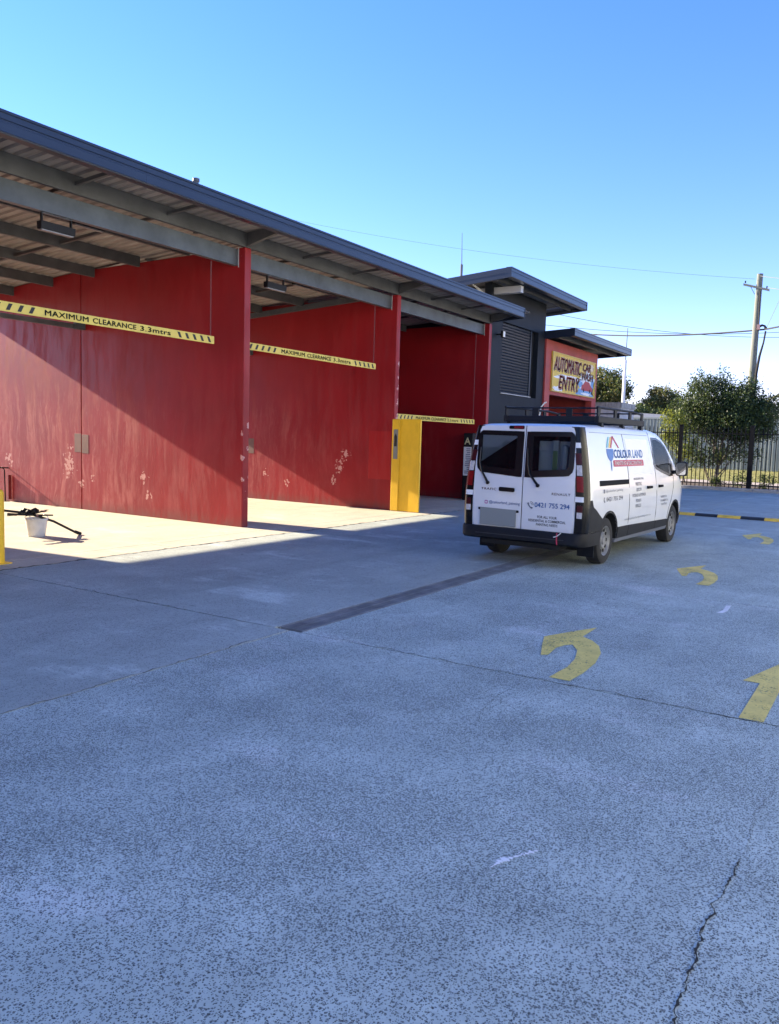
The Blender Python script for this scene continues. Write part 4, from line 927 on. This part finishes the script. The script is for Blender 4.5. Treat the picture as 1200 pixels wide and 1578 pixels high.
    def patch(name, poly, mp_out, mp_in, m, parent, st=.09, smooth=True, bevel=0):
        bm = bmesh.new(); f = bm.faces.new([bm.verts.new((p[0], p[1], 0)) for p in poly]); bmesh.ops.triangulate(bm, faces=[f]); cutgrid(bm, st)
        vs = [(v.co.x, v.co.y) for v in bm.verts]; bm.verts.index_update(); n = len(vs)
        faces = [[v.index for v in f.verts] for f in bm.faces]; edges = [(e.verts[0].index, e.verts[1].index) for e in bm.edges if len(e.link_faces) == 1]; bm.free()
        b2 = bmesh.new(); V1 = [b2.verts.new(mp_out(*p)) for p in vs]; V2 = [b2.verts.new(mp_in(*p)) for p in vs]
        for f in faces: b2.faces.new([V1[i] for i in f]); b2.faces.new([V2[i] for i in reversed(f)])
        for a, b_ in edges: b2.faces.new([V1[a], V2[a], V2[b_], V1[b_]])
        bmesh.ops.recalc_face_normals(b2, faces=b2.faces[:]); me = bpy.data.meshes.new(name); b2.to_mesh(me); b2.free(); me.materials.append(m)
        return link(name, me, parent, smooth, 0, True)
    def rr(pts, r, n=4):                    # round the corners of a polygon
        out = []; k = len(pts)
        for i in range(k):
            p, a, b_ = Vector(pts[i]), Vector(pts[i-1]), Vector(pts[(i+1) % k]); da = (a-p); db = (b_-p); ra = min(r, da.length*.45); rb = min(r, db.length*.45)
            s, e = p+da.normalized()*ra, p+db.normalized()*rb
            for j in range(n+1): t_ = j/n; out.append(tuple((s*(1-t_)**2 + p*2*t_*(1-t_) + e*t_*t_)))
        return out
    RS = lambda off: side(-1, off)
    def both(fn):
        for s in (-1, 1): fn(s)
    # ---- rear doors
    for s in (-1, 1):
        ln = [(s*.008, .50), (s*.775, .50), (s*.80, 1.0), (s*.775, 1.60), (s*.735, 1.915), (s*.008, 1.93)]
        wh = [(s*a, b_) for a, b_ in [(.085, 1.825), (.70, 1.83), (.725, 1.79), (.725, 1.36), (.69, 1.31), (.10, 1.27)]]
        # door skin as a frame round the window: lower, upper, inner and outer strips
        d = patch('rear_door', [(s*.008, .50), (s*.765, .50), (s*.79, .60), (s*.80, 1.0), (s*.795, 1.27), (s*.008, 1.24)], rear(.016), rear(.0), V['paint'], van)
        for nm, poly in (('door_frame', [(s*.008, 1.2402), (s*.795, 1.2702), (s*.79, 1.40), (s*.73, 1.40), (s*.69, 1.308), (s*.095, 1.268), (s*.083, 1.40), (s*.008, 1.40)]),
                         ('door_frame', [(s*.008, 1.4002), (s*.083, 1.4002), (s*.083, 1.80), (s*.083, 1.8302), (s*.70, 1.835), (s*.728, 1.79), (s*.73, 1.4002), (s*.79, 1.4002), (s*.775, 1.62), (s*.745, 1.86), (s*.72, 1.915), (s*.66, 1.93), (s*.008, 1.935)])):
            patch(nm, poly, rear(.016), rear(.0), V['paint'], d)
        # black glazing border and pane
        ob = rr([(s*.02, 1.855), (s*.72, 1.862), (s*.765, 1.80), (s*.768, 1.35), (s*.70, 1.265), (s*.02, 1.215)], .06)
        w_in = rr([(s*.13, 1.79), (s*.655, 1.795), (s*.69, 1.75), (s*.69, 1.40), (s*.65, 1.355), (s*.14, 1.32)], .05)
        pane = patch('window', ob, rear(.0215), rear(.0165), V['glass'], d, .2)
        # opaque border ring: four strips
        for poly in ([ob[0], *[]] and [(s*.022, 1.853), (s*.70, 1.86), (s*.69, 1.795), (s*.13, 1.79)], [(s*.022, 1.853), (s*.13, 1.79), (s*.14, 1.32), (s*.022, 1.222)], [(s*.022, 1.222), (s*.14, 1.32), (s*.65, 1.355), (s*.70, 1.27)],
                     [(s*.70, 1.27), (s*.65, 1.355), (s*.69, 1.40), (s*.69, 1.75), (s*.69, 1.795), (s*.70, 1.86), (s*.752, 1.81), (s*.764, 1.78), (s*.764, 1.37), (s*.75, 1.32)]):
            patch('window_border', poly, rear(.0235), rear(.022), V['blk'], pane, .2)
        # hinges' white tape bands appear on the lamp columns; wiper
        wb = [(s*.055 if s < 0 else .70, 1.62), (s*.075 if s < 0 else .705, 1.40), (s*.11 if s < 0 else .665, 1.27), (s*.245 if s < 0 else .56, 1.12)]
        mbw = MB(); mbw.tube([rear(.035)(*p) for p in wb], [.010, .013, .016, .020], 8); mbw.tube([rear(.02)(*wb[-1]), rear(.05)(*wb[-1])], .026, 10)
        mbw.build('wiper', V['blk'], d, True, local=True)
    # centre gap and door handle, brake light, plate
    patch('door_gap', [(-.007, .50), (.007, .50), (.007, 1.935), (-.007, 1.935)], rear(.004), rear(.0), V['seam'], van, .3)
    hb = patch('door_handle', rr([(.09, 1.10), (.40, 1.11), (.41, .975), (.10, .965)], .05), rear(.019), rear(.0165), V['paint'], van, .2)
    patch('grip', rr([(.12, 1.065), (.37, 1.07), (.37, 1.01), (.12, 1.005)], .02), rear(.040), rear(.020), V['blk'], hb, .3)
    bl = patch('brake_light', rr([(.03, 1.935), (.27, 1.93), (.27, 1.885), (.03, 1.885)], .02), rear(.030), rear(.0165), V['blk'], van, .3)
    patch('lens', rr([(.045, 1.925), (.19, 1.922), (.19, 1.893), (.045, 1.893)], .01), rear(.033), rear(.031), V['red'], bl, .3)
    pl = patch('plate_recess', rr([(.03, .80), (.73, .82), (.73, .54), (.05, .52)], .03), rear(.018), rear(.0165), V['paint'], van, .3)
    patch('plate_holder', rr([(.04, .755), (.70, .765), (.70, .73), (.04, .72)], .012), rear(.034), rear(.0185), V['blk'], pl, .3)
    patch('number_plate', [(.075, .515), (.665, .520), (.665, .762), (.075, .757)], rear(.040), rear(.035), V['plate'], pl, .5)
    patch('pressed_panel', rr([(-.10, .775), (-.72, .775), (-.70, .545), (-.10, .545)], .02), rear(.0185), rear(.0165), V['paint'], van, .3)
    RT = lambda x0, z0, off=.0195: (lambda x, y: rear(off)(x0-x, z0+y))
    def rtext(body, x0, z0, w, h, m, **k): return text_on2('lettering', body, m, van, RT(x0, z0), width=w, height=h, **k)
    def text_on2(name, body, m, parent, mp, split=.12, **k):
        me = text_mesh(body, **k); bm = bmesh.new(); bm.from_mesh(me)
        if split: cutgrid(bm, split)
        for v in bm.verts: v.co = mp(v.co.x, v.co.y)
        bm.to_mesh(me); bm.free(); me.materials.clear(); me.materials.append(m); return link(name, me, parent, local=True)
    rtext('TRAFIC', .67, 1.015, .25, .034, V['chrome'], bold=.02, spacing=1.15)
    rtext('RENAULT', -.46, 1.0, .28, .034, V['chrome'], bold=.02, spacing=1.1)
    rtext('@colourland_painting', .53, .815, .50, .055, V['navy'], bold=.005)
    patch('icon_print', rr([(.555, .868), (.605, .868), (.605, .818), (.555, .818)], .012), rear(.0195), rear(.0175), V['inst'], van, .3)
    patch('icon_print', rr([(.567, .856), (.593, .856), (.593, .830), (.567, .830)], .008), rear(.0202), rear(.0196), V['stuff'], van, .3)
    rtext('0421 755 294', -.205, .822, .53, .066, V['blue'], fat=.012)
    # handset icon
    mbp = MB(); ic = [(-.10, .875), (-.115, .84), (-.14, .815), (-.172, .805)]
    mbp.tube([rear(.019)(*p) for p in ic], [.014, .008, .008, .014], 6); mbp.build('icon_print', V['gry'], van, local=True)
    for rad in (.03, .05):
        mbp = MB().tube([rear(.019)(-.135-rad*math.cos(a), .845+rad*math.sin(a)) for a in [i*.26 for i in range(7)]], .0035, 4); mbp.build('icon_print', V['gry'], van, local=True)
    for i, (s_, w) in enumerate((('FOR ALL YOUR', .30), ('RESIDENTIAL & COMMERCIAL', .57), ('PAINTING NEEDS', .33))):
        text_on2('lettering', s_, V['ink'] if 'ink' in V else M['ink'], van, RT(-.405+w/2, .672-i*.052, .0205), width=w, height=.036, bold=.02)
    # ---- tail-lamp columns wrapping the corners
    def corner(s, off):                     # t 0..1 from the rear face round to the side, at height z
        def f(t_, z):
            h_ = hwz(z); P = [(lean(z)-off*1.0, h_*.835), (lean(z)-off, h_*.93), (lean(z)+.005-off*.8, h_*.955+off*.3), (lean(z)+.035-off*.4, h_*.985+off*.8), (lean(z)+.09, h_*.998+off), (lean(z)+.20, h_*1.0+off)]
            x = t_*5; i = min(4, int(x)); a = x-i; return Vector((P[i][0]*(1-a)+P[i+1][0]*a, s*(P[i][1]*(1-a)+P[i+1][1]*a), z))
        return f
    def col(name, s, t0, t1, z0, z1, off, m, parent, nt=10):
        mb = MB(); f1, f0 = corner(s, off), corner(s, -.004); nz = max(2, int((z1-z0)/.08)); n_ = nt+1
        for j in range(nz+1):
            z = z0+(z1-z0)*j/nz
            for i in range(n_): mb.v.append(tuple(f1(t0+(t1-t0)*i/nt, z)))
        for j in range(nz):
            for i in range(nt): a = j*n_+i; q = (a, a+1, a+n_+1, a+n_); mb.face(q if s < 0 else q[::-1])
        # skirts to the body
        bd = [(i, 0) for i in range(n_)] + [(nt, j) for j in range(1, nz+1)] + [(i, nz) for i in range(nt-1, -1, -1)] + [(0, j) for j in range(nz-1, 0, -1)]
        bi = len(mb.v)
        for (i, j) in bd: mb.v.append(tuple(f0(t0+(t1-t0)*i/nt, z0+(z1-z0)*j/nz)))
        for k in range(len(bd)):
            k2 = (k+1) % len(bd); a, b_ = bd[k][1]*n_+bd[k][0], bd[k2][1]*n_+bd[k2][0]; q = (a, bi+k, bi+k2, b_); mb.face(q if s < 0 else q[::-1])
        o = mb.build(name, m, parent, True, local=True)
        b2 = bmesh.new(); b2.from_mesh(o.data); bmesh.ops.recalc_face_normals(b2, faces=b2.faces[:]); b2.to_mesh(o.data); b2.free(); return o
    for s in (-1, 1):
        c = col('lamp_column', s, .0, .86, .50, 1.93, .010, V['blk'], van)
        col('reflective_tape', s, .0, .40, 1.65, 1.72, .0135, V['band'], c); col('reflective_tape', s, .0, .40, .93, 1.0, .0135, V['band'], c)
        col('tail_lens', s, .05, .36, 1.432, 1.58, .018, V['smoke'], c); col('tail_lens', s, .07, .32, 1.282, 1.42, .020, V['clear'], c); col('tail_lens', s, .05, .38, 1.065, 1.27, .018, V['red'], c)
        col('tail_lens', s, .06, .30, .792, .885, .016, V['smoke'], c); col('tail_lens', s, .06, .28, .71, .79, .016, V['clear'], c)
    # ---- bumper and cladding
    def bplan(o): return [(o-.075, -.70), (o-.07, -.84), (o-.045, -.92), (o+.01, -.965), (o+.12, -.988), (.57, -.990), (.57, -.90), (.25, -.90), (.25, .90), (.57, .90), (.57, .990), (o+.12, .988), (o+.01, .965), (o-.045, .92), (o-.07, .84), (o-.075, .70)]
    mbb = MB()
    P0, P1, P2, P3 = bplan(.045), bplan(.0), bplan(.0), bplan(.02); n_ = len(P0)
    for (P, z) in ((P0, .325), (P1, .355), (P2, .475), (P3, .503)):
        for p in P: mbb.v.append((p[0], p[1], z))
    for j in range(3):
        for k in range(n_): k2 = (k+1) % n_; mbb.face((j*n_+k2, j*n_+k, (j+1)*n_+k, (j+1)*n_+k2))
    for base, rev in ((0, False), (3*n_, True)):
        idx = [base+k for k in range(n_)]; mbb.face(idx[::-1] if rev else idx)
    bp_ = mbb.build('rear_bumper', V['clad'], van, True, local=True)
    b2 = bmesh.new(); b2.from_mesh(bp_.data); bmesh.ops.triangulate(b2, faces=[f for f in b2.faces if len(f.verts) > 4]); bmesh.ops.recalc_face_normals(b2, faces=b2.faces[:]); b2.to_mesh(bp_.data); b2.free()
    MB().box(-.079, -.072, -.70, .70, .40, .412).build('bumper_crease', V['seam'], bp_, local=True)
    MB().box(-.02, .24, -.62, .62, .26, .3249).build('under_tray', V['dark'], bp_, local=True)
    MB().tube([(-.078, -.60, .50), (-.085, -.60, .40), (-.08, -.605, .34)], .009, 6).build('rope_end', V['crim'], bp_, local=True)
    MB().tube([(-.079, -.66, .505), (-.083, -.60, .455), (-.08, -.55, .44)], .007, 6).build('rope_end', V['stuff'], bp_, local=True)
    arc = lambda u, r, a0, a1, n=8: [(u+r*math.cos(R(a0+(a1-a0)*i/n)), .335+r*math.sin(R(a0+(a1-a0)*i/n))) for i in range(n+1)]
    for s in (-1, 1):
        mp = lambda off, s=s: side(s, off)
        patch('rear_quarter_cladding', [(.03, .507), (.56, .507)] + arc(WU[0], .408, 155, 128, 4) + [(.60, .70), (.40, .80), (.26, .86), (.215, .95), (.03, .95)], mp(.010), mp(-.002), V['clad'], van)
        for a, b_, t0, t1 in ((1.375, 1.86, .505, .50), (1.872, 3.30, .50, .47), (3.312, 4.02, .47, .455)):
            patch('sill_cladding', [(a, .335), (b_, .335), (b_, t1), (a, t0)], mp(.014), mp(-.002), V['clad'], van)
        patch('sill', [(1.36, .275), (4.1, .275), (4.1, .328), (1.36, .334)], mp(.004), mp(-.06), V['gry'], van)
        # door gaps
        for path in ([(1.70, 1.87), (1.79, 1.40), (1.83, 1.18), (1.855, .8), (1.862, .34)], [(3.03, 1.92), (3.13, 1.6), (3.22, 1.35), (3.30, .9), (3.306, .34)], [(4.34, 1.24), (4.33, 1.0), (4.20, .78), (4.06, .62), (4.03, .47)]):
            for (p, q) in zip(path[:-1], path[1:]):
                patch('door_gap', [(p[0]-.007, p[1]), (p[0]+.007, p[1]), (q[0]+.007, q[1]), (q[0]-.007, q[1])], mp(.0025), mp(-.004), V['seam'], body, .3)
        for a, b_ in ((.28, 1.68), (1.72, 2.98)): patch('roof_groove', [(a, 1.862), (b_, 1.862), (b_, 1.869), (a, 1.869)], mp(.002), mp(-.003), V['gry'], body, .3)
        if s < 0 or True:
            patch('slide_rail', rr([(.53, 1.205), (1.82, 1.195), (1.82, 1.125), (.53, 1.13)], .01), mp(.006), mp(-.002), V['matt'], van)
        if s < 0: patch('sign_panel', [(1.81, 1.80), (2.92, 1.80), (3.05, 1.26), (1.85, 1.26)], mp(.0025), mp(.0005), V['band'], van, .12)
        # handles
        for a, b_ in ((2.72, 2.98), (3.36, 3.60)):
            h_ = patch('door_handle', rr([(a-.02, 1.08), (b_+.02, 1.075), (b_+.02, 1.005), (a-.02, 1.0)], .03), mp(.006), mp(-.002), V['paint'], van, .2); patch('grip', rr([(a, 1.065), (b_, 1.06), (b_, 1.025), (a, 1.02)], .012), mp(.030), mp(.007), V['matt'], h_, .2)
        # cab side window and its black surround
        w_ = patch('cab_window', dwin, mp(.003), mp(-.003), V['glass'], van, .2)
        outer = [(3.17, 1.84), (3.47, 1.84), (3.73, 1.79), (3.96, 1.70), (4.30, 1.41), (4.33, 1.19), (4.06, 1.19), (3.59, 1.265), (3.30, 1.32), (3.17, 1.40)]
        for k in range(len(dwin)):
            k2 = (k+1) % len(dwin); patch('window_seal', [outer[k], outer[k2], dwin[k2], dwin[k]], mp(.005), mp(-.003), V['blk'], w_, .3)
        patch('quarter_trim', [(4.02, 1.24), (4.25, 1.24), (4.24, 1.40), (4.10, 1.52)], mp(.006), mp(.0035), V['blk'], w_, .3)
        # wheel arch lips
        for u in WU:
            q = arc(u, .408, 0, 180, 16); q2 = arc(u, .435, 0, 180, 16)
            patch('wheel_arch_lip', q + q2[::-1], mp(.008), mp(-.006), V['clad'] if u > 2 else V['clad'], van, .3)
        # mirror
        m_ = MB(); cx, cy = 4.33, s*1.09
        m_.prism(rr([(cy-.105, 1.19), (cy+.105, 1.19), (cy+.115, 1.43), (cy-.095, 1.45)], .06), 0, cx, cx+.11); mo = m_.build('wing_mirror', V['clad'], van, True, bevel=.025, local=True)
        MB().prism(rr([(cy-.085, 1.21), (cy+.085, 1.21), (cy+.095, 1.415), (cy-.078, 1.43)], .05), 0, cx-.006, cx-.002).build('mirror_glass', mir, mo, local=True)
        MB().hexa([(cx+.0, s*.90, 1.23), (cx+.1, s*.90, 1.23), (cx+.1, s*1.05, 1.22), (cx+.0, s*1.05, 1.22), (cx+.0, s*.90, 1.29), (cx+.1, s*.90, 1.29), (cx+.1, s*1.05, 1.28), (cx+.0, s*1.05, 1.28)]).build('mirror_arm', V['clad'], mo, local=True)
        # headlight
        patch('headlight', rr([(4.98, .98), (5.25, .90), (5.33, .78), (5.20, .78), (4.95, .88)], .05), mp(.006), mp(-.004), V['clear'], van, .1)
        patch('front_bumper_side', [(4.93, .30), (5.32, .30), (5.36, .48), (5.0, .52), (4.915, .45)], mp(.008), mp(-.004), V['clad'], van, .1)
        # mud flap
        MB().box(.50, .512, *sorted((s*.68, s*.93)), .14, .40).build('mud_flap', V['blk'], van, local=True)
    # ---- side writing (right-hand side)
    ST = lambda u0, z0, off=.0045: (lambda x, y: side(-1, off)(u0+x, z0+y))
    def stext(body_, u0, z0, w, h, m, **k): return text_on2('lettering', body_, m, van, ST(u0, z0), width=w, height=h, **k)
    stext('COLOUR LAND', 1.24, 1.515, 1.36, .12, V['blue'], fat=.028, spacing=1.0)
    patch('banner_print', rr([(1.17, 1.485), (2.61, 1.485), (2.62, 1.39), (1.17, 1.39)], .03), side(-1, .0045), side(-1, .0028), V['crim'], van, .1)
    text_on2('lettering', 'PAINTING & DECORATING', V['band'], van, ST(1.25, 1.412, .0058), width=1.28, height=.055, fat=.02)
    br_ = [(.93, 1.645), (1.215, 1.645), (1.215, 1.58), (1.19, 1.52), (1.14, 1.485), (1.10, 1.47), (1.10, 1.36), (1.08, 1.325), (1.06, 1.36), (1.06, 1.47), (1.01, 1.49), (.955, 1.53), (.93, 1.58)]
    patch('brush_print', br_, side(-1, .0045), side(-1, .0028), V['blue'], van, .1)
    for (a, b_, m) in (((.93, 1.66), (1.07, 1.815), V['teal']), ((1.03, 1.66), (1.17, 1.815), V['gold']), ((1.10, 1.66), (1.25, 1.83), V['crim'])):
        patch('stroke_print', [(a[0], a[1]), (a[0]+.055, a[1]), (b_[0]+.03, b_[1]), (b_[0]-.02, b_[1])], side(-1, .0046), side(-1, .0029), m, van, .1)
    patch('stroke_print', [(1.44, 1.66), (1.50, 1.66), (1.275, 1.83), (1.235, 1.815)], side(-1, .0046), side(-1, .0029), V['crim'], van, .1)
    stext('@colourland_painting', .78, 1.025, .74, .05, V['gry'], bold=.0); stext('0421 755 294', .80, .905, .72, .062, V['gry'], bold=.01)
    patch('icon_print', rr([(.68, 1.08), (.735, 1.08), (.735, 1.025), (.68, 1.025)], .012), side(-1, .0045), side(-1, .0028), V['gry'], van, .3)
    patch('icon_print', rr([(.69, .97), (.72, .97), (.715, .93), (.745, .90), (.72, .89), (.685, .92)], .01), side(-1, .0045), side(-1, .0028), V['gry'], van, .3)
    for s_, uc, z0, w, h in (('RESIDENTIAL', 2.32, 1.175, .52, .035), ('PAINTING', 2.30, 1.085, .30, .055), ('DECOR', 2.31, 1.0, .26, .05), ('INTERIOR & EXTERIOR', 2.33, .915, .68, .05), ('ROOFS', 2.30, .83, .26, .05), ('FENCES', 2.30, .75, .28, .05)):
        stext(s_, uc-w/2, z0, w, h, V['gry'], bold=.015)
    stext('www.colourlandpainting.com.au', 1.66, .57, 1.35, .042, V['gry'], bold=-.004)
    for s_, uc, z0, w in (('RESIDENTIAL', 3.72, .84, .36), ('& COMMERCIAL', 3.76, .775, .46), ('PAINTING', 3.76, .71, .34)): stext(s_, uc-w/2, z0, w, .036, V['gry'], bold=.01)
    # ---- windscreen (dark glass laid over the sloping front), grille
    def wsx(t_, y):
        u = 3.66 + (4.82-3.66)*t_; return Vector((u, y*hw(u, ztop(u)-.09)*.87, ztop(u) + .010 - .018*abs(y)**3 - .03*abs(y)**6))
    mb = MB(); nu, ny = 14, 16
    for i in range(nu+1):
        for j in range(ny+1): mb.v.append(tuple(wsx(i/nu, -1+2*j/ny)))
    for i in range(nu):
        for j in range(ny): a = i*(ny+1)+j; mb.face((a, a+ny+1, a+ny+2, a+1))
    mb.build('windscreen', V['blk'], van, True, local=True)
    gr = MB(); gr.box(5.40, 5.445, -.42, .42, .62, .70); gr.box(5.36, 5.45, -.62, .62, .36, .52); gr.build('grille', V['blk'], van, local=True)
    # ---- cab and cargo behind the glass
    for s in (-1, 1):
        st = MB(); st.prism(rr([(3.28, 1.24), (3.50, 1.24), (3.42, 1.52), (3.30, 1.52)], .04), 1, s*.42-.22, s*.42+.22); st.prism(rr([(3.30, 1.535), (3.40, 1.535), (3.38, 1.70), (3.31, 1.70)], .03), 1, s*.42-.13, s*.42+.13); st.build('seat', V['seat'], van, True, local=True)
    sw_ = [(4.02+.02*math.cos(a), -.40+.18*math.cos(a), 1.33+.17*math.sin(a)) for a in [i*math.pi/10 for i in range(21)]]; MB().tube(sw_, .014, 6).build('steering_wheel', V['seat'], van, True, local=True)
    MB().box(.20, .22, -.67, -.15, 1.31, 1.73).build('bright_backing', V['band'], van, local=True)  # pale panel added behind the right pane so the window looks brighter
    cg = MB().box(.175, .198, -.40, -.17, 1.29, 1.60).build('cargo_box', V['stuff'], van, bevel=.01, local=True)
    MB().box(.14, .17, -.47, -.38, 1.28, 1.74).build('cargo_box', V['stuff'], van, local=True); MB().box(.134, .139, -.462, -.39, 1.32, 1.60).build('cargo_label', V['green'], cg, local=True)
    MB().lathe([(.045, 1.33), (.05, 1.66), (.02, 1.68)], (.128, -.58, 0), 2, 16).build('paint_roll', V['stuff'], van, True, local=True)
    # ---- wheels
    for u in WU:
        for s in (-1, 1):
            yc_ = s*.825; o_ = 1 if s > 0 else -1
            ty = MB().lathe([(.215, -.105), (.30, -.11), (.325, -.095), (.335, -.06), (.336, 0), (.335, .06), (.325, .095), (.30, .11), (.215, .105)], (u, yc_, .335), 1, 40, False).build('tyre', V['tyre'], van, True, local=True)
            wl_ = [(.216, -.10), (.216, .10*1)]; MB().lathe([(.001, o_*.03), (.07, o_*.075), (.10, o_*.078), (.125, o_*.055), (.185, o_*.065), (.20, o_*.09), (.219, o_*.104), (.219, o_*.09), (.205, -o_*.08)], (u, yc_, .335), 1, 40, False).build('rim', V['rim'], ty, True, local=True)
            MB().lathe([(.001, o_*.088), (.05, o_*.088), (.062, o_*.074)], (u, yc_, .335), 1, 20, False).build('hub_cap', V['rim'], ty, True, local=True)
            sl = MB()
            for k in range(10):
                a = 2*math.pi*k/10; c_, s_ = math.cos(a), math.sin(a); sl.lathe([(.001, o_*.070), (.026, o_*.069), (.026, o_*.05)], (u+c_*.155, yc_, .335+s_*.155), 1, 10, False)
            slo = sl.build('vent_holes', V['dark'], ty, local=True); slo['kind'] = 'stuff'
    MB().box(.6, 5.1, -.66, .66, .20, .34).build('underbody', V['dark'], van, local=True)
    MB().tube([(WU[0], -.75, .335), (WU[0], .75, .335)], .05, 8).build('rear_axle', V['dark'], van, local=True)
    # ---- roof rack
    rk = thing('roof_rack', (X0, YC, 0), 'black steel roof rack with rails fitted on top of the white van', 'roof rack', rotz=A); rk.scale = (1.01, .975, 1.02)
    a0, a1, hwk = .84, 3.0, .75; zb, zt = 2.07, 2.235
    for s in (-1, 1):
        MB().box(a0, a1, *sorted((s*(hwk-.03), s*(hwk+.03))), zb-.05, zb+.045).build('side_beam', V['rack'], rk, local=True, bevel=.01)
        MB().tube([(a0, s*hwk, zt), (a1-.5, s*hwk, zt), (a1-.02, s*hwk, zt-.03)], .018, 8).build('top_rail', V['rack'], rk, True, local=True)
        for u in (a0+.06, 1.62, 2.32, a1-.06):
            MB().box(u-.05, u+.05, *sorted((s*(hwk-.012), s*(hwk+.012))), zb+.0452, zt-.005).build('upright', V['rack'], rk, local=True)
        for u in (a0+.16, 1.95, a1-.12):
            MB().hexa([(u-.06, s*.75-.05, 1.90), (u+.06, s*.75-.05, 1.90), (u+.06, s*.75+.03, 1.90), (u-.06, s*.75+.03, 1.90), (u-.035, s*hwk-.03, zb-.0502), (u+.035, s*hwk-.03, zb-.0502), (u+.035, s*hwk+.03, zb-.0502), (u-.035, s*hwk+.03, zb-.0502)]).build('foot', V['rack'], rk, local=True)
    for u in (a0+.03, a1-.03):
        MB().box(u-.025, u+.025, -hwk+.031, hwk-.031, zb-.04, zb+.04).build('end_beam', V['rack'], rk, local=True, bevel=.01)
        MB().tube([(u, -hwk, zt-.01), (u, hwk, zt-.01)], .012, 8).build('end_rail', V['rack'], rk, True, local=True)
        for y in (-.30, .25): MB().box(u-.008, u+.008, y-.05, y+.05, zb+.041, zt-.02).build('upright', V['rack'], rk, local=True)
    for k in range(6): u = a0+.35+k*.29; MB().box(u-.03, u+.03, -hwk+.031, hwk-.031, zb-.02, zb+.012).build('slat', V['rack'], rk, local=True)
build_van()
